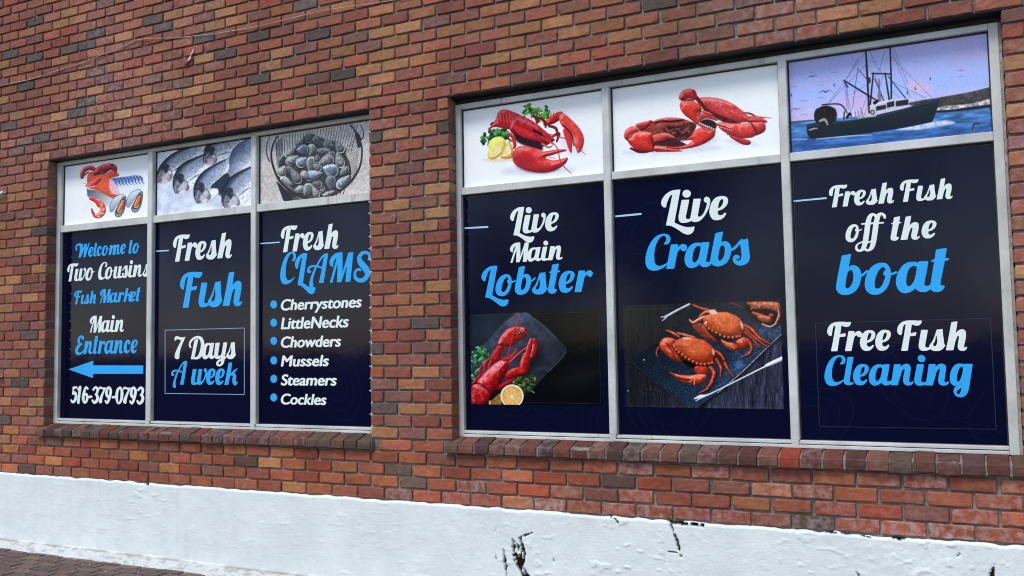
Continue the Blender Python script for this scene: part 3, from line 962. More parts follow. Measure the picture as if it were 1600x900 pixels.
glyph('t', 'b', [(1340, 655)], (1330, 305), [[[(1337, 180, 1), (1463, 158, 1), (1440, 300), (1400, 500), (1388, 560), (1393, 581), (1412, 588), (1437, 583, 1), (1432, 615), (1400, 650), (1360, 662), (1315, 658), (1285, 640), (1268, 605), (1275, 560), (1295, 440), (1320, 290)],
      ], [R_([(1283, 294), (1491, 276), (1481, 302), (1283, 320)])]])
glyph('n', 'c', [(770, 690)], (800, 487), [[[(768, 487, 1), (838, 487, 1), (834, 512), (862, 490), (895, 483), (925, 492), (938, 525), (932, 580), (922, 640), (928, 660), (945, 660), (960, 648, 1), (968, 665, 1), (940, 688), (905, 692), (875, 680), (860, 650), (865, 600),
      (877, 545), (868, 532), (848, 555), (830, 610), (805, 690, 1), (735, 690, 1), (752, 590)]]])
glyph('l', 'c', [(320, 690)], (350, 487), [[[(318, 412, 1), (380, 410, 1), (360, 520), (340, 640), (345, 662), (360, 665), (376, 655, 1), (382, 672, 1), (355, 688), (320, 690), (290, 678), (275, 650), (285, 600)]]])
glyph('g', 'c', [(1400, 690)], (1470, 487), [[[(1432, 487, 1), (1515, 487, 1), (1497, 600), (1478, 710), (1460, 765), (1425, 795), (1380, 800), (1340, 780), (1325, 745), (1335, 712), (1365, 690), (1400, 672), (1408, 640), (1420, 560)],
      [(1402, 712), (1375, 728), (1355, 752), (1362, 770), (1382, 768), (1396, 745)]],
      [[(1430, 495), (1415, 487), (1375, 485), (1330, 505), (1298, 560), (1288, 620), (1300, 670), (1330, 692), (1365, 690), (1395, 668), (1412, 640), (1440, 560)],
       [(1418, 522), (1400, 515), (1376, 543), (1360, 600), (1358, 640), (1370, 655), (1388, 640), (1405, 600), (1417, 550)]]])
glyph('M', 'f', [(700, 762), (890, 751)], (860, 409), [[R_([(680, 766), (712, 763), (792, 445), (765, 455)])],
      [[(720, 580, 1), (695, 570), (678, 540), (680, 505), (705, 455), (750, 418), (800, 408), (828, 407, 1), (805, 440), (768, 462), (735, 498), (722, 540)]],
      [R_([(770, 440), (828, 407), (829, 600), (812, 755), (763, 758), (771, 600)])], [R_([(795, 755), (815, 755), (866, 600), (930, 430), (897, 410), (826, 650)])],
      [R_([(895, 410), (955, 405), (920, 750), (862, 753)])]], cap=True)
glyph('A', 'f', [(580, 766)], (640, 424), [[[(662, 420, 1), (634, 600), (606, 765, 1), (550, 768, 1), (585, 600), (603, 480, 1)]],
      [[(662, 420, 1), (625, 422), (580, 455), (540, 520), (490, 610), (455, 700), (437, 780), (448, 815), (475, 818), (486, 800), (482, 730), (505, 640), (545, 552), (585, 485), (612, 462), (640, 445)]]],
      [[(452, 632, 9), (430, 632, 15), (424, 610, 12), (438, 586, 12), (472, 570, 10), (530, 570, 9), (590, 588, 8)]], cap=True)
glyph('S', 'f', [(1040, 752)], (1090, 395), [], [[(1128, 492, 8), (1138, 470, 14), (1134, 430, 14), (1100, 408, 15), (1055, 420, 18), (1024, 465, 23), (1034, 520, 30), (1075, 570, 33), (1115, 630, 33), (1110, 690, 26), (1070, 730, 22), (1020, 735, 19), (980, 705, 18),
      (974, 650, 14), (990, 618, 12), (1020, 606, 14), (1040, 618, 8)]], cap=True)
glyph('D', 'h', [(395, 438)], (460, 158), [[R_([(421, 200), (466, 188), (416, 439), (374, 439)])]],
      [[(376, 292, 5), (364, 276, 12), (362, 245, 11), (385, 203, 12), (425, 174, 11), (472, 168, 13), (505, 195, 18), (520, 250, 22), (515, 320, 24), (495, 380, 22), (460, 420, 14), (415, 428, 9)]], cap=True)
glyph('7', 'h', [(205, 438)], (250, 160), [[[(310, 165, 1), (285, 225), (255, 300), (237, 380), (232, 428), (207, 440), (182, 425), (180, 385), (205, 318), (258, 210, 1), (215, 195), (195, 205), (180, 222, 1), (178, 180), (190, 162), (215, 160), (250, 172), (285, 172)]]], cap=True)
glyph('y', 'h', [(720, 435)], (720, 246), [[[(692, 248, 1), (742, 246, 1), (730, 330), (722, 385), (728, 400), (748, 396), (762, 380, 1), (776, 300), (784, 244, 1), (830, 241, 1), (812, 350), (795, 460), (780, 500), (750, 523), (715, 520), (700, 497), (706, 470), (730, 448), (758, 432), (761, 420, 1),
      (735, 438), (700, 436), (680, 415), (678, 380), (685, 310)], [(755, 460), (735, 474), (727, 490), (735, 503), (750, 495)]]], [[(790, 440, 7), (815, 415, 6), (826, 398, 5)]])
glyph('k', 'h', [(810, 754)], (900, 562), [[[(845, 492, 1), (888, 486, 1), (868, 620), (842, 752, 1), (796, 755, 1), (822, 620)]]],
      [[(862, 640, 7), (890, 615, 8), (912, 590, 10), (946, 562, 4)], [(866, 625, 9), (900, 628, 15), (914, 655, 20), (908, 700, 20), (915, 735, 17), (932, 738, 10), (948, 718, 4)]])
glyph('f', 'd', [(520, 725)], (560, 552), [], [[(652, 502, 9), (646, 480, 17), (628, 462, 13), (602, 460, 16), (576, 485, 24), (557, 545, 28), (542, 640, 29), (525, 740, 28), (505, 798, 23), (470, 826, 13), (438, 820, 14), (425, 795, 13), (440, 762, 9), (480, 742, 8), (520, 728, 8)],
      [(488, 556, 9), (634, 548, 9)]])
glyph('W', 'i', [(210, 292), (265, 287)], (240, 118), [[R_([(208, 124), (250, 117), (243, 220), (222, 292), (195, 294), (210, 210)])], [R_([(212, 292), (222, 291), (290, 128), (276, 118), (228, 215)])],
      [R_([(264, 122), (297, 116), (292, 200), (278, 287), (254, 290), (266, 200)])], [R_([(266, 288), (277, 287), (333, 104), (322, 104), (280, 210)])]],
      [[(178, 194, 4), (168, 190, 8), (165, 165, 8), (178, 136, 9), (215, 120, 7)]], cap=True)
glyph('E', 'j', [(150, 414)], (165, 250), [], [[(180, 280, 6), (187, 265, 8), (168, 256, 7), (150, 272, 10), (145, 300, 11), (158, 322, 8), (176, 324, 4)],
      [(172, 326, 5), (148, 336, 10), (128, 370, 13), (128, 400, 12), (148, 411, 8), (172, 402, 6), (192, 380, 4)]], cap=True)
for ch, x0, st in (('5', 70, [[(122, 706, 5), (92, 713, 9)], [(94, 712, 6), (86, 762, 6)], [(86, 766, 6), (106, 757, 9), (114, 790, 12), (104, 825, 10), (84, 839, 8), (72, 824, 7)]]),
                   ('1', 125, [[(150, 708, 11), (142, 770, 11), (134, 840, 11)], [(126, 728, 4), (142, 712, 7)]]),
                   ('6', 165, [[(213, 718, 7), (196, 709, 8), (182, 750, 11), (174, 800, 12), (182, 838, 8), (199, 834, 8), (209, 800, 11), (203, 768, 8), (186, 777, 5)]]),
                   ('3', 255, [[(266, 725, 8), (284, 706, 7), (302, 722, 10), (297, 755, 9), (282, 769, 5)], [(284, 767, 5), (301, 787, 11), (297, 820, 11), (275, 841, 8), (259, 824, 8)]]),
                   ('9', 375, [[(420, 762, 5), (404, 788, 8), (388, 764, 11), (396, 718, 9), (413, 709, 8), (424, 740, 11), (412, 800, 11), (395, 840, 8), (379, 826, 7)]]),
                   ('0', 470, [[(500, 709, 7), (484, 735, 11), (478, 790, 12), (486, 838, 7), (504, 838, 7), (518, 805, 11), (523, 752, 12), (514, 712, 7), (500, 709, 7)]]),
                   ('-', 225, [[(229, 791, 7), (250, 789, 7)]])):
    glyph(ch, 'j', [(x0 + 20, 845)], (x0 + 20, 700), [], st, cap=True)

# distance from the left edge of a letter to the left edge of the next one, in x-heights
ADV = {'C': .86, 'r': .76, 'a': 1.03, 'b': .86, 's': .70, 'ſ': .78, 'e': .75, 'c': .74, 'n': 1.10, 'i': .50, 'ı': .50, 'v': .79, 'F': .92, 'L': .72, 'h': 1.10, 't': .52, 'o': .98, 'f': .50,
       'l': .47, 'g': 1.0, 'M': 1.26, 'T': .78, 'k': .92, 'y': 1.0, 'D': .94, 'A': 1.2, 'W': 1.42, 'E': .74, 'S': 1.1, ' ': .45,
       '5': .50, '1': .42, '6': .50, '3': .54, '7': .54, '9': .52, '0': .58, '-': .26, 'm': 1.62, 'u': .98, 'w': 1.26}
ADV.update({'5': .80, '1': .62, '6': .79, '-': .42, '3': .85, '7': .72, '9': .84, '0': .92, 'D': 1.12, 'E': .95})
KERN = {('F', 'r'): .86, ('F', 'ı'): 1.02, ('o', 'f'): .56, ('C', 'l'): .93, ('C', 'o'): .80, ('t', 'o'): .55, ('b', 'o'): .93, ('b', 's'): .86, ('W', 'e'): 1.88, ('T', 'w'): .82, ('k', 'e'): .82, ('o', 'b'): .98, ('L', 'o'): .72, ('s', 't'): .72}
COMPOSE = {'u': [('ı', 0), ('ı', .49)], 'w': [('ı', 0), ('v', .49)], 'm': [('n', 0), ('n', .545)]}


def lay_out(word):
    """list of (glyph, x) and total width in x-heights"""
    x, items, right = 0.0, [], 0.0
    for i, ch in enumerate(word):
        if ch != ' ':
            for g, dx in COMPOSE.get(ch, [(ch, 0)]):
                items.append((g, x + dx)); right = max(right, x + dx + G[g]['w'])
        nx_ = word[i + 1] if i + 1 < len(word) else ''
        x += KERN.get((ch, nx_), ADV.get(ch, 0.8))
    return items, right


def fill_loop(grid, loops, x0, z0, d):
    """even-odd fill of loops into a coverage grid (3x3 samples per node)"""
    nz_, nx_ = grid.shape
    allp = np.concatenate(loops)
    i0 = max(0, int((allp[:, 0].min() - x0) / d) - 2); i1 = min(nx_, int((allp[:, 0].max() - x0) / d) + 3)
    j0 = max(0, int((allp[:, 1].min() - z0) / d) - 2); j1 = min(nz_, int((allp[:, 1].max() - z0) / d) + 3)
    S = 3
    sub = (np.arange(S) - (S - 1) / 2) / S
    xs_ = x0 + d * (np.arange(i0, i1)[:, None] + sub[None]).ravel()
    zs_ = z0 + d * (np.arange(j0, j1)[:, None] + sub[None]).ravel()
    edges = np.concatenate([np.concatenate([l, np.roll(l, -1, 0)], 1) for l in loops])
    edges = edges[edges[:, 1] != edges[:, 3]]
    ins = np.zeros((len(zs_), len(xs_)), np.float32)
    for r, z in enumerate(zs_):
        m = ((edges[:, 1] <= z) & (edges[:, 3] > z)) | ((edges[:, 3] <= z) & (edges[:, 1] > z))
        e = edges[m]
        if not len(e):
            continue
        xc = np.sort(e[:, 0] + (z - e[:, 1]) / (e[:, 3] - e[:, 1]) * (e[:, 2] - e[:, 0]))
        ins[r] = np.searchsorted(xc, xs_) & 1
    cov = ins.reshape(j1 - j0, S, i1 - i0, S).mean((1, 3))
    grid[j0:j1, i0:i1] = np.maximum(grid[j0:j1, i0:i1], cov)


def fill_line(grid, line, x0, z0, d):
    nz_, nx_ = grid.shape
    for (x, z, r), (x2, z2, r2) in zip(line[:-1], line[1:]):
        rm_ = max(r, r2) + 2 * d
        i0 = max(0, int((min(x, x2) - rm_ - x0) / d)); i1 = min(nx_, int((max(x, x2) + rm_ - x0) / d) + 2)
        j0 = max(0, int((min(z, z2) - rm_ - z0) / d)); j1 = min(nz_, int((max(z, z2) + rm_ - z0) / d) + 2)
        if i1 <= i0 or j1 <= j0:
            continue
        XX, ZZ = np.meshgrid(x0 + d * np.arange(i0, i1), z0 + d * np.arange(j0, j1))
        dx, dz = x2 - x, z2 - z
        t = np.clip(((XX - x) * dx + (ZZ - z) * dz) / (dx * dx + dz * dz + 1e-12), 0, 1)
        sd_ = np.hypot(XX - x - t * dx, ZZ - z - t * dz) - (r + (r2 - r) * t)
        grid[j0:j1, i0:i1] = np.maximum(grid[j0:j1, i0:i1], np.clip(0.5 - sd_ / d, 0, 1))


def contour_mesh(name, grid, x0, z0, d, y, mat, parent, x_clip=None):
    """flat mesh of the region grid > 0.5 (marching squares)"""
    g = grid
    ins = g > 0.5
    a, b, c, e = ins[:-1, :-1], ins[:-1, 1:], ins[1:, 1:], ins[1:, :-1]
    code = a * 1 + b * 2 + c * 4 + e * 8
    verts, faces = [], []
    cache = {}

    def vid(key, p):
        if key not in cache:
            cache[key] = len(verts); verts.append(p)
        return cache[key]

    def node(i, j):
        return vid((i, j, 'n'), (x0 + d * i, z0 + d * j))

    def cut(i, j, i2, j2):
        if (i2, j2) < (i, j):
            i, j, i2, j2 = i2, j2, i, j
        v1, v2 = g[j, i], g[j2, i2]
        t = (0.5 - v1) / (v2 - v1)
        return vid((i, j, i2, j2), (x0 + d * (i + (i2 - i) * t), z0 + d * (j + (j2 - j) * t)))

    for j in range(code.shape[0]):           # full cells: one face per run
        row = code[j] == 15
        if not row.any():
            continue
        dd = np.diff(np.concatenate([[0], row.astype(np.int8), [0]]))
        for s_, t_ in zip(np.where(dd == 1)[0], np.where(dd == -1)[0]):
            faces.append([node(i, j) for i in range(s_, t_ + 1)] + [node(i, j + 1) for i in range(t_, s_ - 1, -1)])
    jj, ii = np.where((code != 15) & (code != 0))
    for j, i in zip(jj.tolist(), ii.tolist()):
        pts = [(i, j), (i + 1, j), (i + 1, j + 1), (i, j + 1)]
        inn = [bool(ins[q[1], q[0]]) for q in pts]
        poly = []
        for k in range(4):
            if inn[k]:
                poly.append(node(*pts[k]))
            if inn[k] != inn[(k + 1) % 4]:
                poly.append(cut(*pts[k], *pts[(k + 1) % 4]))
        poly = [p for q, p in enumerate(poly) if p != poly[q - 1]]
        if len(poly) >= 3:
            faces.append(poly)
    me = bpy.data.meshes.new(name)
    me.from_pydata([(vx, y, vz) for vx, vz in verts], [], faces)
    me.materials.append(mat)
    o = bpy.data.objects.new(name, me)
    COL.objects.link(o)
    if parent:
        keep(o, parent)
    return o


Y_LET = YG - 0.0012


def write(word, sheet, left, right, base, xtop, mat, parent, label, cap=False, x_max=None):
    """set a word between two image points; base: baseline points; xtop: a point on the x-height line"""
    bz = np.mean([to_wall(sheet, q)[1] for q in base])
    h = to_wall(sheet, xtop)[1] - bz
    if cap:
        h /= 1.42
    xl, xr = to_wall(sheet, (left, base[0][1]))[0], to_wall(sheet, (right, base[-1][1]))[0]
    items, wtot = lay_out(word)
    sx = (xr - xl) / wtot
    d = max(h / 34, 0.0022)
    gx0, gz0 = xl - 0.02, bz - 0.75 * h
    gw, gh = int((xr - xl + 0.04) / d) + 2, int(2.6 * h / d) + 2
    grid = np.zeros((gh, gw), np.float32)
    for g, x in items:
        sc = np.array([sx, h]); of = np.array([xl + x * sx, bz])
        for loops in G[g]['loops']:
            fill_loop(grid, [l * sc + of for l in loops], gx0, gz0, d)
        for ln in G[g]['lines']:
            fill_line(grid, np.concatenate([ln[:, :2] * sc + of, ln[:, 2:3] * (sx * .6 + h * .4)], 1), gx0, gz0, d)
    if x_max is not None:
        grid[:, int((x_max - gx0) / d):] = 0
    o = contour_mesh('lettering', grid, gx0, gz0, d, Y_LET, mat, parent)
    if label:
        tag(o, label)
    return o


def poly_mesh(name, sheet, loops, mat, parent, label=None, y=None, glued=True):
    """flat shape cut from film: polygons in image crop units"""
    vs, fs = [], []
    for l in loops:
        w = to_wall(sheet, np.array(l, float))
        fs.append(list(range(len(vs), len(vs) + len(w)))); vs += [(a, Y_LET if y is None else y, b) for a, b in w]
    me = bpy.data.meshes.new(name)
    me.from_pydata(vs, [], fs)
    me.materials.append(mat)
    o = bpy.data.objects.new(name, me); COL.objects.link(o)
    if parent:
        keep(o, parent)
    if label:
        tag(o, label)
    return o


def sans(word, sheet, left, right, base, captop, mat, parent, label):
    """bold italic sans serif line from the built-in typeface, thickened"""
    cu = bpy.data.curves.new('line', 'FONT')
    cu.body = word
    cu.size = 1.0
    cu.shear = 0.17
    tmp = bpy.data.objects.new('line', cu)
    COL.objects.link(tmp)
    dg = bpy.context.evaluated_depsgraph_get()
    me = bpy.data.meshes.new_from_object(tmp.evaluated_get(dg))
    bpy.data.objects.remove(tmp); bpy.data.curves.remove(cu)
    co = np.zeros(len(me.vertices) * 3, np.float32); me.vertices.foreach_get('co', co); co = co.reshape(-1, 3)[:, :2].astype(float)
    polys = [list(p.vertices) for p in me.polygons]
    bpy.data.meshes.remove(me)
    bz = np.mean([to_wall(sheet, q)[1] for q in base])
    hc = to_wall(sheet, captop)[1] - bz
    xl, xr = to_wall(sheet, (left, base[0][1]))[0], to_wall(sheet, (right, base[-1][1]))[0]
    bold = 0.020 * hc / 0.11
    sx = (xr - xl - 0.009) / (co[:, 0].max() - co[:, 0].min())
    P = np.stack([xl + 0.0045 + (co[:, 0] - co[:, 0].min()) * sx, bz + co[:, 1] * hc / 0.73], 1)
    d = 0.0022
    gx0, gz0 = xl - 0.02, P[:, 1].min() - 0.02
    grid = np.zeros((int((P[:, 1].max() + 0.02 - gz0) / d) + 2, int((xr + 0.03 - gx0) / d) + 2), np.float32)
    for pl_ in polys:
        g2 = np.zeros_like(grid)
        fill_loop(g2, [P[pl_]], gx0, gz0, d)
        grid += g2
    grid = np.clip(grid, 0, 1)
    out = grid.copy()                       # thicken, mostly sideways
    for dx, dz, wgt in ((1, 0, 1), (-1, 0, 1), (2, 0, 1), (-2, 0, 1), (0, 1, .8), (0, -1, .8), (1, 1, .7), (-1, -1, .7), (1, -1, .7), (-1, 1, .7)):
        out = np.maximum(out, wgt * np.roll(np.roll(grid, dx, 1), dz, 0))
    o = contour_mesh('lettering', out, gx0, gz0, d, Y_LET, mat, parent)
    tag(o, label)
    return o

# ================================================================== printed pictures
class Print:
    """a printed picture: shapes with soft edges laid one over another on a sheet; colours are sRGB 0..255"""
    def __init__(self, X, Z, sheet):
        k, ox, oy = sheet  # zoom and pixel origin of an image crop
        p = hmap(GLASS_TO_PX, np.stack([X, Z], -1))
        self.U, self.V = (p[..., 0] - ox) * k, (p[..., 1] - oy) * k
        self.C = np.zeros(X.shape + (3,))
        self.px = abs(self.U[1, 0] - self.U[0, 0])

    def bg(self, col):
        self.C[:] = col
        return self

    def nz(self, f, seed=0, octs=3, sx=1, sy=1):
        return noise(self.U * sx, self.V * sy, f, seed, octs)

    def _sd(self, L, pad):
        """signed distance (negative inside) to a closed polygon within its window"""
        u0, v0 = L.min(0) - pad; u1, v1 = L.max(0) + pad
        m = (self.U > u0) & (self.U < u1) & (self.V > v0) & (self.V < v1)
        ii = np.where(m.any(1))[0]; jj = np.where(m.any(0))[0]
        if not len(ii) or not len(jj):
            return None
        sl = (slice(ii[0], ii[-1] + 1), slice(jj[0], jj[-1] + 1))
        U, V = self.U[sl], self.V[sl]
        d2 = np.full(U.shape, 1e18); par = np.zeros(U.shape, bool)
        for (ax, ay), (bx, by) in zip(L, np.roll(L, -1, 0)):
            dx, dy = bx - ax, by - ay
            t = np.clip(((U - ax) * dx + (V - ay) * dy) / (dx * dx + dy * dy + 1e-9), 0, 1)
            d2 = np.minimum(d2, (U - ax - t * dx) ** 2 + (V - ay - t * dy) ** 2)
            if ay != by:
                par ^= ((ay > V) != (by > V)) & (U < (bx - ax) * (V - ay) / (by - ay) + ax)
        d = np.sqrt(d2)
        return sl, U, V, np.where(par, -d, d)

    def _paint(self, sl, U, V, d, col, col2=None, axis=None, soft=None, dome=0, radius=None, light=(-.45, -.85), tex=0, texf=.05, alpha=1.0, gloss=0, seed=1, rim=0, rimcol=(0, 0, 0)):
        soft = soft or 1.2 * self.px
        a = np.clip(0.5 - d / soft, 0, 1) * alpha
        c = np.ones(U.shape + (3,)) * np.asarray(col, float)
        if col2 is not None:
            u0, v0, u1, v1 = axis
            t = np.clip(((U - u0) * (u1 - u0) + (V - v0) * (v1 - v0)) / ((u1 - u0) ** 2 + (v1 - v0) ** 2), 0, 1)[..., None]
            c = c * (1 - t) + t * np.asarray(col2, float)
        if dome:
            tex = tex or .09
            R = radius or max(1.0, -d.min())
            gu = np.gradient(d, axis=0) / np.where(np.abs(np.gradient(U, axis=0)) < 1e-6, 1, np.gradient(U, axis=0))
            gv = np.gradient(d, axis=1) / np.where(np.abs(np.gradient(V, axis=1)) < 1e-6, 1, np.gradient(V, axis=1))
            h = np.clip(-d / R, 0, 1); sl_ = 1 - h
            s = (gu * light[0] + gv * light[1]) * sl_
            c = c * (1 + dome * s)[..., None] * (1 - 0.25 * dome * sl_ ** 2)[..., None]
            if gloss:
                ng = noise(U, V, .035, seed + 5, 2)
                g = np.clip((s + (ng - .5) * .9 - 0.16) * 2.6, 0, 1) * np.clip(h * 5, 0, 1) * gloss * .8
                c = c + (255 - c) * g[..., None]
        if tex:
            n = noise(U, V, texf, seed, 3) - 0.5
            c = c * (1 + tex * 2 * n)[..., None]
        if rim:
            r = np.clip(1 + d / rim, 0, 1)[..., None]
            c = c * (1 - r) + r * np.asarray(rimcol, float)
        self.C[sl] = self.C[sl] * (1 - a[..., None]) + np.clip(c, 0, 255) * a[..., None]

    def fill(self, pts, col, **k):
        L = smooth_loop(pts, 5)
        r = self._sd(L, (k.get('soft') or 2 * self.px) + 2 * self.px)
        if r:
            self._paint(*r, col, **k)
        return self

    def ell(self, cx, cy, rx, ry, rot, col, **k):
        c, s_ = math.cos(rot), math.sin(rot)
        return self.fill([(cx + rx * math.cos(t) * c - ry * math.sin(t) * s_, cy + rx * math.cos(t) * s_ + ry * math.sin(t) * c) for t in np.linspace(0, 2 * math.pi, 14, endpoint=False)], col, **k)

    def line(self, pts, col, **k):
        L = smooth_line([p if len(p) == 3 else (p[0], p[1], 2) for p in pts], 6)
        rm_ = L[:, 2].max() + (k.get('soft') or 2 * self.px) + 2 * self.px
        u0, v0 = L[:, :2].min(0) - rm_; u1, v1 = L[:, :2].max(0) + rm_
        m = (self.U > u0) & (self.U < u1) & (self.V > v0) & (self.V < v1)
        ii = np.where(m.any(1))[0]; jj = np.where(m.any(0))[0]
        if not len(ii) or not len(jj):
            return self
        sl = (slice(ii[0], ii[-1] + 1), slice(jj[0], jj[-1] + 1))
        U, V = self.U[sl], self.V[sl]
        d = np.full(U.shape, 1e9)
        for (ax, ay, ra), (bx, by, rb) in zip(L[:-1], L[1:]):
            dx, dy = bx - ax, by - ay
            t = np.clip(((U - ax) * dx + (V - ay) * dy) / (dx * dx + dy * dy + 1e-9), 0, 1)
            d = np.minimum(d, np.hypot(U - ax - t * dx, V - ay - t * dy) - (ra + (rb - ra) * t))
        self._paint(sl, U, V, d, col, **k)
        return self

    def dots(self, cx, cy, rx, ry, n, cols, r, seed=0):
        q = random.Random(seed)
        for _ in range(n):
            t, s_ = q.uniform(0, 6.28), math.sqrt(q.random())
            rr = r * q.uniform(.6, 1.4)
            self.ell(cx + rx * s_ * math.cos(t), cy + ry * s_ * math.sin(t), rr, rr * q.uniform(.5, 1), q.uniform(0, 3), q.choice(cols))
        return self

    def leafy(self, pts, greens, n, r, seed):
        q = random.Random(seed)
        for _ in range(n):
            (ax, ay), (bx, by) = q.choice(pts)
            t = q.random()
            x, y = ax + (bx - ax) * t + q.gauss(0, r * .9), ay + (by - ay) * t + q.gauss(0, r * .9)
            self.ell(x, y, r * q.uniform(.5, 1.2), r * q.uniform(.25, .6), q.uniform(0, 3.1), q.choice(greens), dome=.3)
        return self

    def out(self):
        g = (noise(self.U, self.V, .11, 77, 2) - .5)[..., None]
        c = self.C * (1 + .10 * g)
        return lin(np.clip(c + (c - 128) * .06, 0, 255))


WHITE_BG = (247, 250, 252)


def paint_seafood(X, Z):
    p = Print(X, Z, (7.5, 98, 235)).bg(WHITE_BG)
    # blue striped fish
    p.fill([(560, 335), (640, 318), (760, 305), (850, 290), (920, 305), (945, 335), (965, 390), (900, 430), (800, 480), (700, 500), (640, 480), (590, 400)], (196, 208, 236), col2=(240, 243, 250), axis=(700, 310, 760, 490))
    p.fill([(560, 335), (640, 318), (760, 305), (850, 290), (920, 305), (945, 335), (880, 350), (800, 372), (700, 400), (620, 380)], (120, 150, 205), col2=(190, 204, 235), axis=(740, 300, 770, 400), soft=14)
    for i in range(9):
        x = 600 + 38 * i
        p.line([(x, 330 - 3 * i, 9), (x + 26, 365 - 3 * i, 9), (x + 22, 385 - 3 * i, 6), (x + 50, 415 - 3 * i, 3)], (62, 88, 150), soft=9)
    p.fill([(670, 490), (800, 470), (900, 425), (975, 385, 1), (972, 405, 1), (900, 450), (760, 505)], (228, 234, 240))
    # grey fish belly behind
    p.fill([(285, 430), (300, 455), (400, 470), (520, 510), (600, 560), (580, 640), (540, 670), (450, 610), (370, 560), (300, 545), (285, 500)], (92, 104, 118), col2=(220, 226, 232), axis=(320, 460, 540, 660), soft=8)
    # salmon
    p.fill([(290, 300), (330, 250), (420, 290), (500, 270), (590, 230), (640, 260), (660, 300), (560, 330), (620, 400), (665, 500), (610, 565), (520, 530), (400, 470), (300, 440), (285, 370)], (232, 92, 60), tex=.10, texf=.02, dome=.15)
    for i in range(7):
        p.line([(320 + 34 * i, 300, 3), (350 + 34 * i, 380, 3), (400 + 30 * i, 490, 2)], (246, 140, 100), alpha=.7, soft=5)
    p.fill([(555, 335), (600, 380), (650, 450), (668, 495), (640, 520), (580, 500), (548, 440), (545, 380)], (240, 178, 186), tex=.08)
    for i in range(5):
        p.line([(552, 385 + 28 * i, 3), (600, 405 + 26 * i, 3), (655, 470 + 12 * i, 2)], (250, 214, 216))
    # crab arms
    p.line([(225, 315, 20), (235, 260, 26), (275, 215, 26), (330, 205, 28), (370, 225, 24)], (206, 58, 52), dome=.5, gloss=.4)
    p.line([(232, 320, 6), (262, 285, 7), (300, 255, 9)], (120, 40, 46))
    p.line([(380, 265, 30), (450, 215, 40), (540, 190, 40), (600, 200, 34), (620, 240, 18)], (204, 52, 50), dome=.5, gloss=.5)
    p.line([(400, 285, 6), (480, 262, 14), (560, 215, 12), (600, 212, 8)], (112, 36, 42), soft=6)
    p.ell(580, 170, 18, 13, 0, (96, 30, 36)).ell(622, 245, 12, 30, 0, (170, 44, 44))
    p.line([(280, 415, 16), (330, 410, 26), (390, 370, 30), (430, 330, 24)], (208, 62, 54), dome=.45, gloss=.4)
    p.line([(275, 420, 3), (330, 430, 5), (380, 410, 3)], (250, 226, 216))
    p.line([(225, 385, 2), (280, 385, 3), (330, 370, 3)], (236, 140, 130))
    # shrimp
    p.line([(330, 560, 24), (390, 590, 28), (430, 640, 30)], (222, 70, 58), dome=.4, gloss=.3)
    p.line([(395, 580, 12), (430, 600, 24), (465, 650, 32), (470, 710, 36), (430, 760, 34), (380, 765, 24), (350, 720, 15), (338, 685, 10)], (232, 104, 74), dome=.45, gloss=.5)
    for t in ((455, 640), (480, 690), (465, 740), (420, 775), (375, 755)):
        p.ell(t[0], t[1], 8, 18, (t[1] - 640) / 90, (250, 206, 184), soft=8)
    p.line([(345, 690, 7), (352, 730, 8), (372, 762, 7)], (176, 44, 62))
    for k in range(3):
        p.line([(360, 610 + 10 * k, 2), (310, 610 + 14 * k, 2), (260, 650 + 20 * k, 2), (240, 720, 1)], (244, 196, 190), alpha=.7)
    # mussels
    for dx, dy in ((0, 0), (195, -55)):
        p.fill([(548 + dx, 690 + dy), (556 + dx, 620 + dy), (600 + dx, 555 + dy), (660 + dx, 518 + dy), (718 + dx, 512 + dy), (700 + dx, 560 + dy), (640 + dx, 640 + dy), (590 + dx, 715 + dy), (560 + dx, 722 + dy)], (214, 228, 234), col2=(150, 168, 180), axis=(600 + dx, 560 + dy, 640 + dx, 680 + dy), rim=9, rimcol=(52, 62, 76))
        p.fill([(610 + dx, 720 + dy), (650 + dx, 640 + dy), (700 + dx, 560 + dy), (738 + dx, 530 + dy), (744 + dx, 600 + dy), (725 + dx, 700 + dy), (685 + dx, 770 + dy), (640 + dx, 783 + dy), (613 + dx, 760 + dy)], (140, 150, 162), rim=16, rimcol=(66, 68, 80))
        p.fill([(622 + dx, 722 + dy), (660 + dx, 640 + dy), (705 + dx, 570 + dy), (730 + dx, 580 + dy), (722 + dx, 660 + dy), (690 + dx, 730 + dy), (645 + dx, 742 + dy)], (70, 58, 66))
        p.fill([(636 + dx, 705 + dy), (665 + dx, 640 + dy), (700 + dx, 582 + dy), (722 + dx, 592 + dy), (714 + dx, 650 + dy), (685 + dx, 712 + dy), (650 + dx, 730 + dy)], (222, 116, 54), dome=.4, gloss=.3, radius=26)
        p.line([(648 + dx, 722 + dy, 3), (676 + dx, 722 + dy, 4), (700 + dx, 690 + dy, 2)], (246, 214, 180))
    return p.out()


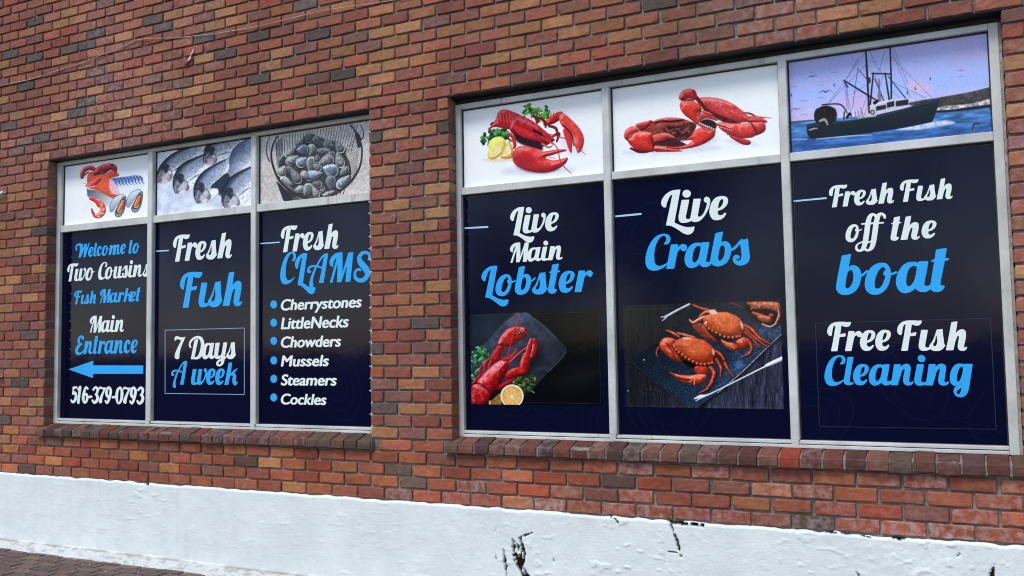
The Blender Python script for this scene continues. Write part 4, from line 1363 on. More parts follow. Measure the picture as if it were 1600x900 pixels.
def fish(p, head, tail, w, seed, dark=(74, 84, 104), mid=(158, 172, 196), pink=False):
    """a bream seen from the side, head first, back on the left of the run"""
    hx, hy = head; tx, ty = tail
    L = math.hypot(tx - hx, ty - hy)
    ax, ay = (tx - hx) / L, (ty - hy) / L          # along the body
    nx_, ny_ = ay, -ax                             # to the back
    if ny_ > 0:
        nx_, ny_ = -nx_, -ny_

    def q(t, s):
        return (hx + ax * L * t + nx_ * w * s, hy + ay * L * t + ny_ * w * s)
    prof = [(0, 0), (.08, .42), (.25, .78), (.5, .86), (.75, .6), (.95, .28), (1.02, .1), (1.02, -.15), (.8, -.45), (.5, -.66), (.25, -.62), (.1, -.4), (.02, -.16)]
    p.fill([q(t - .01, s * 1.08 + .05) for t, s in prof], (30, 34, 46), soft=10)
    b0, b1 = q(.5, .8), q(.5, -.55)
    p.fill([q(t, s) for t, s in prof], dark, col2=(244, 242, 246), axis=(b0[0], b0[1], b1[0] * .75 + b0[0] * .25, b1[1] * .75 + b0[1] * .25), tex=.26, texf=.06, seed=seed)
    p.line([(*q(t, s * .93), 3) for t, s in prof[1:6]], (24, 28, 38), soft=8)
    p.line([(*q(t, .12 - .1 * t), 5) for t in (.34, .5, .7, .9)], (232, 236, 244), soft=12, alpha=.8)
    p.line([(*q(t, -.3 + .1 * t), 9) for t in (.34, .5, .7, .9)], (246, 246, 250), soft=16, alpha=.7)
    p.fill([q(t, s) for t, s in ((.3, .55), (.55, .62), (.8, .35), (.95, .1), (.8, -.1), (.5, .0), (.32, .1))], mid, soft=26, alpha=.6, tex=.3, texf=.06, seed=seed + 3)
    for i in range(60):
        r = random.Random(seed * 100 + i)
        t, s = r.uniform(.28, .95), r.uniform(-.35, .6)
        s *= (1.05 - t * .6)
        x, y = q(t, s)
        p.ell(x, y, 5, 3, .6, r.choice([(92, 104, 140), (200, 208, 222), (70, 80, 112)]), alpha=.55)
    # head: dark nape patch, gill, eye, pale mouth
    x, y = q(.24, .42); p.ell(x, y, w * .28, w * .42, math.atan2(ny_, nx_) - .4, (38, 40, 50), soft=16, alpha=.9)
    p.fill([q(t, s) for t, s in ((.0, .0), (.08, .35), (.2, .5), (.2, .1), (.27, -.2), (.22, -.5), (.1, -.36), (.02, -.14))], (122, 126, 140), soft=14, tex=.35, texf=.05, seed=seed + 9)
    x, y = q(.16, -.1); p.ell(x, y, w * .34, w * .22, math.atan2(ay, ax), (214, 206, 212) if not pink else (222, 186, 190), soft=22, alpha=.85)
    x, y = q(.1, -.28); p.ell(x, y, w * .24, w * .12, math.atan2(ay, ax) + .4, (236, 226, 230) if not pink else (232, 200, 200), soft=12, alpha=.9)
    x, y = q(.12, .18); p.ell(x, y, w * .075, w * .07, 0, (150, 154, 162), soft=6).ell(x, y, w * .05, w * .05, 0, (24, 26, 34))
    for i in range(70):
        r = random.Random(seed * 900 + i)
        t, s = r.uniform(.02, .98), r.uniform(-.5, .7)
        u_, v_ = q(t, s * (1.02 - t * .55))
        p.line([(u_ - 10 * ax, v_ - 10 * ay, 1), (u_ + 10 * ax, v_ + 10 * ay, r.uniform(1.5, 4))], r.choice([(40, 46, 64), (224, 228, 236), (120, 130, 152), (58, 66, 92)]), alpha=.5, soft=6)
    p.line([(*q(.27, .35), 4), (*q(.30, 0), 5), (*q(.26, -.4), 3)], (52, 54, 68), soft=8, alpha=.8)
    p.line([(*q(.33, -.1), 4), (*q(.5, -.22), 9), (*q(.62, -.4), 3)], (120, 126, 142), soft=8, alpha=.8)
    x, y = q(.29, .3); p.ell(x, y, 6, 10, .4, (226, 196, 130), alpha=.5, soft=8)
    p.line([(*q(.01, -.02), 3), (*q(.08, -.12), 2)], (40, 36, 44))


def paint_fish(X, Z):
    p = Print(X, Z, (7.2, 240, 215)).bg((216, 222, 236))
    n = p.nz(.010, 5, 4)[..., None]
    p.C = p.C * (.88 + .3 * n)
    for i in range(46):
        r = random.Random(i)
        x, y = r.uniform(30, 800), r.uniform(500, 900)
        p.fill([(x + r.uniform(20, 62) * math.cos(t), y + r.uniform(20, 50) * math.sin(t)) for t in np.linspace(0, 5.4, 6)], r.choice([(236, 240, 250), (204, 212, 232), (226, 230, 244), (190, 200, 224)]), soft=16, alpha=.55)
    p.fill([(280, 100), (700, 20), (1100, 0), (1100, 60), (700, 110), (420, 200), (300, 160)], (52, 56, 68), soft=20)
    fish(p, (45, 500), (560, 90), 150, 1, dark=(100, 106, 120), pink=True)
    p.line([(250, 360, 5), (330, 310, 16), (400, 250, 4)], (66, 66, 78), soft=8)
    fish(p, (250, 620), (640, 200), 170, 2, dark=(88, 98, 116))
    fish(p, (570, 280), (1000, 10), 150, 3, dark=(92, 98, 112), pink=True)
    fish(p, (495, 735), (860, 260), 175, 4, dark=(78, 92, 132))
    # big tail in front
    p.fill([(1100, 30), (1000, 40), (900, 120), (850, 230), (850, 330), (820, 400), (740, 460), (640, 560), (720, 575), (740, 640), (760, 660), (820, 540), (870, 450), (960, 390), (1040, 300), (1110, 220)], (84, 96, 132), col2=(206, 208, 220), axis=(880, 180, 1060, 280), tex=.25, texf=.05)
    p.fill([(820, 400), (740, 460), (640, 560), (720, 575), (740, 650), (800, 560), (860, 460)], (44, 54, 72), soft=14, tex=.2)
    p.line([(880, 470, 12), (830, 560, 16), (790, 680, 20), (770, 760, 24)], (214, 178, 186), soft=14, tex=.2)
    fish(p, (815, 800), (1190, 330), 190, 6, dark=(66, 74, 104))
    return p.out()


def paint_clams(X, Z):
    p = Print(X, Z, (6.428, 402, 185)).bg((206, 198, 194))
    n = p.nz(.05, 3, 4); p.C *= (.84 + .3 * n)[..., None]
    for i in range(60):
        r = random.Random(i + 50)
        p.ell(r.uniform(30, 1110), r.uniform(480, 860), r.uniform(2, 8), r.uniform(2, 5), 0, (120, 112, 108), alpha=.5, soft=5)
    iron = (44, 40, 42)
    p.line([(125, 185, 4), (98, 260, 4), (96, 360, 5), (120, 430, 7)], iron)
    p.line([(1030, 60, 4), (1062, 120, 5), (1066, 180, 5), (1045, 210, 8)], iron)
    # back of the basket: wires
    for i in range(30):
        t = i / 29
        x = 190 + 800 * t
        p.line([(x + 30 * (t - .3), 175 - 120 * t, 2.6), (x - 60 * t + 10, 330 - 60 * t + 120 * abs(t - .4), 2.6)], (60, 56, 58))
    for i in range(15):
        p.line([(1040 - 3 * i, 150 + 27 * i, 2.4), (860 + 6 * i, 330 + 24 * i, 2.4)], (62, 58, 60))
    for i in range(9):
        p.line([(185 + 8 * i, 250 - 8 * i, 2.2), (200 + 7 * i, 470 - 16 * i, 2.2)], (62, 58, 60))
    p.fill([(210, 470), (260, 380), (380, 280), (480, 180), (560, 160), (700, 220), (820, 240), (880, 330), (930, 560), (860, 700), (700, 780), (520, 790), (380, 760), (250, 640)], (58, 58, 62), soft=20, tex=.3)
    # clams: x, y, rx, ry, tilt, tone
    cl = [(515, 195, 44, 52, -.4, 0), (615, 225, 62, 46, .9, 0), (718, 262, 58, 50, .5, 1), (825, 290, 66, 46, 1.0, 1), (420, 260, 74, 32, -.7, 1), (335, 335, 76, 34, -.6, 2), (650, 325, 82, 34, .05, 1), (540, 315, 44, 62, .1, 2),
          (452, 312, 62, 54, -.2, 3), (740, 360, 36, 32, 0, 0), (350, 415, 74, 50, -.5, 2), (448, 435, 64, 58, -.5, 3), (540, 455, 60, 78, .2, 2), (600, 405, 36, 44, 0, 0), (690, 430, 86, 66, -.4, 1), (825, 420, 50, 82, -.25, 2),
          (735, 520, 82, 78, .2, 4), (600, 490, 50, 40, .5, 1), (565, 570, 96, 60, -.2, 3), (480, 570, 50, 40, .8, 2), (330, 520, 60, 40, .4, 1), (250, 530, 62, 56, -1.0, 2), (385, 585, 52, 84, -.3, 1), (295, 635, 76, 42, .5, 2),
          (740, 650, 56, 78, .1, 1), (865, 635, 52, 90, .55, 3), (870, 530, 40, 60, .6, 1), (420, 715, 54, 42, -.4, 2), (510, 715, 62, 70, .6, 2), (585, 740, 38, 62, -.2, 2), (655, 710, 34, 58, .1, 1), (720, 755, 66, 30, -.3, 2), (330, 720, 70, 34, .7, 1), (600, 660, 50, 40, .2, 0)]
    tone = [(104, 102, 104), (134, 134, 136), (176, 176, 172), (168, 182, 200), (190, 208, 222)]
    for i, (x, y, a, b, r, t) in enumerate(cl):
        q_ = random.Random(900 + i)
        if b > a:
            a, b, r = b, a, r + math.pi / 2
        r += q_.choice([0, math.pi]) + q_.gauss(0, .15)
        c, s_ = math.cos(r), math.sin(r)

        def sh(f, ox=0.0):
            # fan outline: hinge at -a, broad lip at +a, scaled about the hinge
            out = []
            for th in np.linspace(0, 2 * math.pi, 16, endpoint=False):
                ex = math.cos(th); ey = math.sin(th) * (.80 + .30 * ex - .12 * ex * ex)
                X_, Y_ = -a + (ex * a + a) * f + ox, ey * b * 1.08 * f
                out.append((x + X_ * c - Y_ * s_, y + X_ * s_ + Y_ * c))
            return out
        p.fill([(u + 5, v + 9) for u, v in sh(1.06)], (22, 22, 26), soft=9, alpha=.9)
        p.fill(sh(1.0), (206, 206, 198) if i % 2 else (150, 152, 154))
        p.fill(sh(.93), tuple(v_ * .84 for v_ in tone[t]), dome=.75, tex=.3, texf=.05, seed=i, gloss=.25)
        for k in range(1, 6):
            L_ = sh(.93 - .14 * k)
            p.line([(u, v, 1.7) for u, v in L_[-5:] + L_[:6]], (52, 54, 60) if k % 2 else (190, 194, 196), alpha=.5)
        if i % 4 == 0:
            p.fill(sh(.6, a * .5), (64, 70, 88), soft=14, alpha=.55)
    # front rim, sides and weave
    p.line([(205, 180, 7), (160, 260, 8), (140, 380, 10), (165, 500, 11), (220, 620, 12), (300, 700, 13), (400, 770, 15), (520, 805, 16), (640, 800, 15), (760, 765, 15), (880, 690, 14), (980, 580, 12), (1040, 450, 10), (1050, 300, 9), (1020, 200, 12)], (58, 46, 48), dome=.4)
    p.line([(940, 70, 8), (985, 130, 10), (1015, 200, 26), (1022, 280, 16)], iron)
    p.line([(870, 370, 9), (915, 430, 7), (935, 530, 8), (930, 600, 6)], (50, 44, 46))
    for i in range(9):
        p.line([(200 + 16 * i, 640 + 16 * i, 7), (270 + 12 * i, 830 + 2 * i, 6)], (42, 38, 42))
    p.fill([(200, 640), (300, 720), (420, 800), (500, 820), (300, 840), (270, 800), (230, 720)], (44, 40, 44), alpha=.75, soft=10, tex=.4, texf=.08)
    for i in range(6):
        p.line([(700 + 35 * i, 790 - 14 * i, 5), (690 + 34 * i, 815 - 10 * i, 4)], (50, 44, 46))
    return p.out()


RED, RED2, DRED = (214, 50, 50), (226, 74, 66), (120, 24, 32)


def paint_lobster(X, Z):
    p = Print(X, Z, (5.804, 720, 140)).bg(WHITE_BG)
    p.ell(700, 735, 330, 36, -.02, (206, 206, 216), soft=70, alpha=.8).ell(340, 640, 150, 18, 0, (236, 214, 190), soft=30, alpha=.8).ell(1010, 500, 120, 80, .6, (222, 220, 232), soft=80, alpha=.7)
    g = [(110, 176, 60), (76, 140, 46), (150, 204, 84), (56, 112, 40)]
    p.leafy([((560, 220), (720, 195)), ((620, 180), (680, 230)), ((740, 240), (810, 175)), ((720, 290), (760, 250))], g, 80, 26, 1)
    dg = [(40, 84, 48), (64, 130, 70), (30, 60, 40), (92, 160, 84)]
    p.leafy([((200, 470), (290, 420)), ((270, 430), (420, 380)), ((330, 400), (430, 440))], dg, 90, 28, 2)
    # lemons
    p.ell(330, 500, 84, 70, -.5, (236, 222, 120), dome=.25, tex=.06).ell(318, 560, 92, 56, -.75, (240, 206, 96), dome=.2)
    p.ell(314, 556, 76, 42, -.75, (246, 226, 140), tex=.1, texf=.04)
    p.fill([(356, 620, 1), (400, 520), (440, 455, 1), (475, 545), (470, 610), (420, 632)], (236, 176, 70), dome=.2)
    p.fill([(370, 605, 1), (405, 530), (438, 470, 1), (455, 550), (440, 600)], (248, 226, 170), tex=.12, texf=.04)
    for a in (.2, .7, 1.2, 1.7):
        p.line([(310, 575, 2), (310 + 80 * math.cos(-a), 575 + 80 * math.sin(-a), 1.5)], (252, 244, 206), alpha=.7)
    # far claw and arm
    p.line([(790, 300, 26), (840, 270, 36), (900, 235, 34), (930, 250, 24)], (198, 44, 44), dome=.5, tex=.2, texf=.04, gloss=.3)
    for i in range(5):
        p.line([(815 + 24 * i, 240 - 8 * i, 6), (822 + 22 * i, 212 - 4 * i, 3)], (196, 40, 40))
    p.fill([(890, 250), (930, 215), (990, 260), (1060, 330), (1105, 400), (1118, 470), (1095, 550), (1060, 575), (1045, 540), (1025, 490), (1010, 420), (960, 360), (910, 320)], RED2, dome=.4, gloss=.45, radius=50, tex=.08)
    p.fill([(925, 370), (960, 352), (1000, 420), (1010, 500), (1005, 570), (985, 560), (955, 470)], (216, 54, 52), dome=.4, gloss=.3, radius=26)
    p.line([(925, 330, 6), (985, 380, 5), (1012, 440, 6), (1022, 510, 4)], (60, 16, 24), soft=6)
    # small legs
    for (a, b, c) in (((660, 240), (700, 270), (690, 300)), ((720, 255), (760, 290), (770, 340)), ((800, 330), (860, 350), (880, 410)), ((840, 420), (890, 400), (870, 470))):
        p.line([(*a, 12), (*b, 14), (*c, 9)], (130, 30, 36), dome=.4)
    # tail and body
    p.fill([(245, 355, 1), (290, 310), (330, 240), (350, 195), (400, 178), (470, 200), (520, 240), (480, 330), (440, 360), (370, 350), (300, 340), (255, 372, 1)], RED, dome=.35, gloss=.4, radius=60, tex=.12, texf=.03)
    for i in range(5):
        p.line([(335 + 32 * i, 215 + 8 * i, 4), (350 + 28 * i, 280 + 8 * i, 4), (385 + 26 * i, 345 + 6 * i, 3)], (160, 30, 38), soft=7, alpha=.8)
        p.line([(348 + 32 * i, 212 + 8 * i, 3), (365 + 28 * i, 280 + 8 * i, 3)], (250, 150, 146), soft=7, alpha=.6)
    p.fill([(470, 205), (560, 240), (660, 290), (760, 370), (850, 450), (820, 480), (740, 520), (640, 500), (540, 450), (470, 400), (440, 350), (455, 270)], (190, 40, 46), col2=(150, 28, 38), axis=(640, 300, 560, 470), dome=.4, gloss=.35, radius=80, tex=.16, texf=.03)
    p.fill([(500, 250), (600, 290), (700, 350), (600, 310), (520, 275)], (232, 120, 124), soft=26, alpha=.8)
    p.line([(600, 285, 3), (570, 340, 3), (560, 430, 3)], (90, 18, 28), soft=6, alpha=.8)
    p.fill([(480, 390), (540, 420), (620, 450), (720, 480), (740, 550), (660, 530), (560, 500), (500, 460)], (54, 26, 32), soft=18)
    p.fill([(480, 330), (560, 350), (650, 400), (690, 450), (600, 440), (520, 400)], (206, 48, 50), soft=16, tex=.2, dome=.2)
    p.line([(660, 370, 10), (720, 400, 12), (770, 440, 9)], (44, 18, 24), soft=8)
    p.ell(700, 398, 9, 9, 0, (20, 14, 18)).ell(697, 395, 3, 3, 0, (230, 220, 220))
    p.line([(740, 430, 8), (800, 470, 8), (850, 500, 5)], (190, 60, 54))
    p.line([(740, 495, 10), (800, 525, 8), (830, 505, 5)], (214, 100, 84), dome=.3)
    p.line([(430, 400, 14), (470, 430, 16), (490, 500, 16), (480, 530, 10)], (206, 52, 50), dome=.5, gloss=.3)
    # near claw
    p.fill([(470, 590), (500, 530), (560, 510), (650, 525), (740, 560), (850, 545), (940, 540), (958, 556), (900, 572), (820, 600), (770, 615), (830, 640), (910, 630), (965, 615), (968, 640), (940, 680), (860, 730), (760, 755), (640, 745), (540, 710), (480, 660)], RED, dome=.42, gloss=.4, radius=80, tex=.1, texf=.05)
    p.fill([(470, 590), (510, 560), (600, 580), (680, 640), (660, 690), (560, 690), (490, 650)], (150, 26, 34), soft=50, alpha=.55, tex=.5, texf=.07)
    p.fill([(500, 690), (640, 720), (800, 725), (930, 670), (860, 735), (740, 758), (600, 745)], (120, 20, 30), soft=30, alpha=.6)
    p.fill([(772, 614), (830, 596), (885, 578), (900, 590), (888, 625), (830, 638)], (246, 244, 246))
    p.line([(800, 612, 3), (850, 622, 3)], (200, 60, 60))
    # feelers
    p.line([(760, 395, 5), (880, 425, 5), (980, 460, 5), (1060, 520, 4), (1130, 590, 3)], (208, 56, 62))
    p.line([(740, 400, 5), (830, 480, 5), (880, 540, 5), (895, 620, 5), (930, 690, 5), (1005, 765, 3)], (206, 48, 56))
    return p.out()


def paint_crabs(X, Z):
    p = Print(X, Z, (5.0, 955, 95)).bg(WHITE_BG)
    p.ell(480, 700, 380, 24, -.05, (214, 214, 224), soft=50, alpha=.8).ell(1020, 640, 130, 24, .1, (224, 220, 230), soft=40, alpha=.8).ell(740, 640, 110, 30, -.3, (220, 214, 224), soft=50, alpha=.7)
    # left crab: shell, underside, claws
    p.fill([(200, 510), (250, 480), (340, 470), (430, 445), (520, 445), (600, 465), (660, 500), (640, 560), (560, 620), (430, 640), (300, 590), (230, 550)], (150, 70, 60), dome=.4, tex=.25, texf=.03, radius=60)
    p.fill([(340, 465), (430, 443), (540, 450), (600, 468), (500, 470), (400, 490), (350, 492)], (216, 82, 84), dome=.4, gloss=.3)
    p.line([(350, 480, 7), (400, 470, 6), (480, 475, 7), (560, 462, 8)], (60, 24, 28), soft=6)
    p.fill([(400, 530), (450, 505), (540, 505), (640, 480), (665, 510), (620, 560), (540, 600), (460, 600), (410, 570)], (78, 40, 40), soft=16, tex=.5, texf=.04)
    for i in range(7):
        p.line([(430 + 26 * i, 530 + (i % 3) * 18, 5), (455 + 26 * i, 560 - (i % 2) * 26, 4)], (172, 120, 100), alpha=.7)
    p.line([(205, 505, 16), (260, 495, 20), (310, 475, 12)], (206, 70, 64), dome=.5, gloss=.3)
    p.fill([(100, 575), (120, 535), (170, 510), (215, 545), (170, 580), (130, 615), (105, 605)], (206, 64, 62), dome=.5, gloss=.4)
    p.fill([(130, 610), (165, 570), (240, 550), (310, 560), (328, 600), (325, 650), (335, 705), (280, 712), (200, 695), (145, 655)], (222, 62, 54), dome=.45, gloss=.55, radius=60)
    p.line([(155, 685, 9), (220, 710, 12), (290, 712, 6)], (110, 26, 32))
    p.fill([(318, 590), (370, 568), (430, 562), (490, 590), (500, 608), (440, 612), (370, 640), (335, 640)], (206, 76, 70), dome=.4, gloss=.3)
    p.fill([(335, 640), (400, 622), (480, 605), (545, 630), (590, 660), (540, 690), (440, 705), (340, 708)], (70, 44, 46), soft=8)
    p.fill([(325, 660), (380, 668), (460, 680), (560, 690), (700, 660), (790, 600), (815, 545), (770, 530), (690, 525), (640, 555), (600, 600), (560, 625), (630, 620), (600, 650), (520, 672), (420, 668), (350, 660), (330, 700), (430, 712), (560, 702)], (222, 62, 56), dome=.4, gloss=.35, radius=45)
    for i in range(7):
        p.ell(348 + 13 * i, 672 + (i % 2) * 6, 7 - i * .5, 5, 0, (236, 206, 188), dome=.4)
    for i in range(5):
        p.ell(585 + 11 * i, 640 - 4 * i, 5, 5, 0, (240, 214, 200))
    p.fill([(700, 640), (790, 590), (812, 570), (800, 600), (740, 640)], (120, 24, 30), soft=14, alpha=.8)
    for (a, b, r_) in (((128, 612), (170, 570), 3), ((318, 596), (330, 700), 5), ((215, 545), (300, 500), 5), ((330, 640), (480, 606), 4), ((640, 560), (560, 628), 4), ((110, 606), (150, 640), 4), ((300, 470), (350, 490), 4)):
        p.line([(*a, r_), ((a[0] + b[0]) / 2 + 4, (a[1] + b[1]) / 2 + 4, r_ * 1.3), (*b, r_ * .6)], (88, 20, 26), soft=6, alpha=.85)
    for i in range(60):
        q_ = random.Random(i + 77)
        p.ell(q_.uniform(320, 640), q_.uniform(480, 610), q_.uniform(3, 12), q_.uniform(2, 5), q_.uniform(0, 3), q_.choice([(60, 26, 28), (176, 110, 92), (204, 140, 120), (110, 44, 42)]), alpha=.5, soft=5)
    # right crab
    p.fill([(665, 300), (720, 285), (820, 290), (920, 320), (1000, 370), (1070, 430), (1095, 470), (1000, 485), (900, 490), (830, 450), (760, 400), (700, 350)], (208, 66, 66), dome=.35, gloss=.35, radius=70, tex=.12, texf=.03)
    p.fill([(700, 330), (760, 380), (840, 420), (930, 450), (1010, 485), (960, 492), (860, 470), (800, 440), (730, 400)], (100, 30, 34), soft=12, tex=.5, texf=.05)
    for i in range(26):
        t = i / 25
        p.ell(690 + 400 * t, 318 + 40 * t + 120 * t * t * .95, 6, 4, .5, (150, 40, 44) if i % 2 else (230, 120, 112), alpha=.7)
    for i in range(40):
        r = random.Random(i + 7); t = r.random()
        p.ell(720 + 330 * t, 305 + 130 * t + r.uniform(-10, 40) * (1 - t), r.uniform(4, 12), r.uniform(2, 5), .5, r.choice([(236, 120, 116), (160, 40, 48), (246, 160, 150)]), alpha=.4, soft=7)
    p.line([(740, 300, 6), (850, 312, 8), (950, 350, 5)], (250, 180, 176), soft=14, alpha=.7)
    p.line([(1045, 405, 5), (1090, 415, 8), (1130, 435, 6)], (120, 50, 50))
    p.line([(1080, 440, 8), (1150, 440, 7), (1255, 448, 2)], (196, 90, 84), dome=.3)
    p.line([(1080, 470, 16), (1150, 462, 22), (1210, 475, 10)], (206, 72, 66), dome=.5)
    p.fill([(1090, 490), (1150, 468), (1200, 490), (1205, 540), (1170, 570), (1110, 580)], (212, 58, 54), dome=.5, gloss=.4)
    p.fill([(528, 290), (545, 245), (590, 220), (650, 228), (672, 280), (650, 300), (600, 295), (550, 310)], (212, 62, 62), dome=.5, gloss=.45)
    p.line([(640, 235, 8), (665, 290, 12), (700, 350, 10)], (150, 44, 48), dome=.3)
    p.fill([(535, 350), (560, 308), (620, 300), (680, 340), (705, 375), (680, 420), (690, 470), (730, 510), (690, 510), (620, 460), (560, 410)], (222, 64, 52), dome=.45, gloss=.5, radius=60)
    p.fill([(665, 430), (700, 390), (760, 400), (815, 440), (830, 470), (790, 460), (740, 450), (700, 470), (690, 500)], (206, 80, 74), dome=.4, gloss=.35)
    p.fill([(690, 480), (740, 455), (800, 470), (825, 500), (810, 535), (760, 530), (700, 510)], (58, 34, 38), soft=8)
    p.fill([(685, 490), (720, 515), (780, 540), (820, 535), (800, 550), (730, 540), (690, 510)], (222, 84, 74), dome=.3)
    for i in range(8):
        p.ell(693 + 15 * i, 488 + 7 * i - (i > 4) * 4, 9 - abs(i - 3), 7, .4, (240, 216, 200), dome=.5)
    p.fill([(820, 490), (870, 480), (940, 488), (1010, 490), (1100, 490), (1140, 530), (1120, 590), (1040, 605), (960, 585), (910, 570), (860, 540)], (222, 62, 52), dome=.42, gloss=.5, radius=50)
    p.line([(830, 500, 4), (880, 515, 5), (950, 545, 4)], (70, 24, 28))
    for i in range(7):
        p.ell(840 + 17 * i, 512 + 5 * i, 5, 4, 0, (244, 224, 210))
    p.line([(1000, 500, 3), (1010, 560, 3)], (246, 150, 130), alpha=.6)
    for (a, b, r_) in (((550, 306), (680, 300), 5), ((672, 280), (720, 350), 6), ((705, 372), (668, 432), 4), ((1095, 490), (1140, 560), 5), ((815, 440), (700, 392), 3), ((905, 572), (1040, 606), 4), ((1060, 470), (1200, 470), 4)):
        p.line([(*a, r_), ((a[0] + b[0]) / 2 + 4, (a[1] + b[1]) / 2 + 4, r_ * 1.3), (*b, r_ * .6)], (92, 20, 28), soft=6, alpha=.85)
    p.fill([(920, 585), (1000, 600), (1085, 625), (1080, 655), (1030, 655), (970, 625)], (176, 44, 48), dome=.5, gloss=.2)
    return p.out()


def paint_boat(X, Z):
    p = Print(X, Z, (4.615, 1228, 45)).bg((140, 164, 236))
    U, V = p.U, p.V
    hor = 672 - .085 * (U - 30)                        # horizon line of the print
    t = np.clip((hor - V) / 480, 0, 1)[..., None]
    sky_ = np.where(t < .35, np.array([208, 184, 226]) * (1 - t / .35) + np.array([150, 174, 240]) * (t / .35), np.array([150, 174, 240]) * (1 - (t - .35) / .65) + np.array([164, 164, 222]) * ((t - .35) / .65))
    n = noise(U * .4, V + .085 * U, .010, 4, 4)[..., None]
    k = np.clip((n - .45) * 3, 0, 1)
    sky_ = np.minimum(sky_ * .88 + 40, 250)
    p.C = sky_ * (1 - .6 * k) + k * .6 * np.array([190, 180, 230])
    p.ell(960, 420, 90, 36, .2, (240, 190, 216), soft=60, alpha=.75).ell(520, 520, 170, 40, -.1, (226, 180, 224), soft=90, alpha=.6)
    # sea
    sea = (V > hor)
    w = noise(U * .22, V + .1 * U, .055, 8, 4)[..., None]
    d = np.clip((V - hor) / 220, 0, 1)[..., None]
    sc = (np.array([92, 146, 200]) * (1 - d) + np.array([58, 98, 168]) * d) * (.55 + .85 * w)
    p.C = np.where(sea[..., None], sc, p.C)
    p.fill([(20, 670), (200, 655), (200, 664), (20, 681)], (70, 84, 110), soft=4)
    # headland
    p.fill([(880, 545), (950, 520), (1090, 498), (1200, 478), (1330, 455), (1470, 420), (1520, 410), (1520, 545), (1300, 565), (1080, 575)], (92, 82, 84), col2=(66, 62, 58), axis=(1300, 440, 1310, 560), tex=.35, texf=.05, soft=5)
    p.fill([(1085, 575), (1150, 555), (1250, 548), (1350, 535), (1470, 505), (1520, 500), (1520, 545), (1300, 570), (1180, 590), (1085, 590)], (186, 176, 176), tex=.6, texf=.05)
    p.fill([(1080, 590), (1200, 582), (1330, 562), (1520, 540), (1520, 560), (1300, 590), (1080, 606)], (38, 44, 56))
    p.line([(1455, 560, 4), (1480, 580, 6), (1480, 612, 4)], (40, 44, 54))
    # wake
    p.fill([(800, 725), (900, 700), (1050, 672), (1150, 662), (1220, 680), (1100, 705), (980, 725), (880, 730)], (214, 220, 244), soft=16, alpha=.9, tex=.25, texf=.04)
    p.line([(220, 795, 2), (440, 775, 3), (620, 765, 2)], (214, 224, 246), soft=5)
    p.line([(40, 800, 3), (150, 795, 4)], (150, 190, 240), soft=8)
    blk, hull = (26, 28, 36), (38, 48, 58)
    # hull
    p.fill([(150, 690, 1), (260, 672), (430, 662), (560, 645), (700, 610), (860, 572), (980, 535), (1110, 505, 1), (1090, 580), (1055, 672, 1), (900, 705), (720, 735), (480, 765), (250, 788), (190, 792), (155, 760)], hull, col2=(26, 32, 40), axis=(500, 600, 520, 790), tex=.08)
    p.line([(160, 700, 3), (430, 668, 3), (700, 622, 3), (900, 565, 3), (1100, 512, 3)], (70, 82, 92), alpha=.8)
    p.line([(170, 730, 5), (200, 720, 5), (225, 718, 3)], (190, 170, 160))
    # wheelhouse
    p.fill([(600, 600, 1), (600, 552, 1), (720, 528, 1), (888, 505, 1), (888, 560, 1), (720, 600, 1), (610, 625, 1)], (206, 204, 214))
    p.fill([(590, 556, 1), (720, 518, 1), (900, 504, 1), (918, 510, 1), (720, 530, 1), (595, 565, 1)], (226, 224, 232))
    for a, b, c, e in ((650, 722, 552, 592), (728, 782, 524, 572), (792, 884, 513, 562)):
        p.fill([(a, c + 8, 1), (b, c - 6, 1), (b, e - 14, 1), (a, e, 1)], (44, 48, 58))
    p.ell(625, 602, 18, 18, 0, (96, 72, 76)).ell(625, 602, 9, 9, 0, (190, 186, 190)).ell(575, 622, 16, 14, 0, (200, 192, 196))
    p.line([(520, 640, 5), (580, 630, 8), (650, 628, 4)], (206, 196, 196))
    # net drums and stern gallows
    p.ell(238, 628, 36, 58, 0, (44, 38, 42), tex=.3).ell(335, 622, 34, 56, 0, (46, 40, 44), tex=.3).fill([(238, 570), (335, 566), (335, 678), (238, 686)], (40, 34, 38), tex=.3)
    p.line([(245, 665, 8), (280, 655, 9), (300, 690, 6)], (170, 160, 160))
    p.line([(262, 548, 5), (390, 545, 5), (440, 605, 5)], blk).line([(418, 655, 5), (420, 600, 5)], blk).line([(270, 560, 4), (258, 580, 4)], blk).line([(440, 640, 9), (460, 612, 10), (470, 630, 4)], blk)
    # masts, gallows frame, boom, stays
    p.line([(576, 150, 6), (586, 330, 7), (600, 605, 6)], blk).line([(750, 120, 5), (758, 320, 6), (760, 500, 6)], blk)
    p.line([(620, 322, 5), (750, 326, 5)], blk).line([(630, 320, 5), (608, 545, 6)], blk).line([(715, 320, 5), (745, 510, 6)], blk)
    p.line([(640, 360, 3), (705, 515, 4)], blk).line([(735, 340, 3), (862, 500, 4)], blk)
    p.line([(418, 372, 5), (520, 435, 6), (610, 490, 6), (660, 520, 4)], blk).line([(418, 375, 3), (445, 420, 6)], blk)
    p.line([(518, 288, 2), (585, 365, 3)], (50, 50, 66)).line([(518, 288, 2), (480, 570, 1.6)], (70, 70, 90))
    p.line([(670, 365, 5), (675, 460, 5)], (150, 90, 96)).line([(676, 455, 11), (676, 515, 11)], (130, 120, 130))
    p.line([(640, 535, 12), (660, 520, 10)], blk).ell(600, 372, 12, 24, 0, (70, 56, 50))
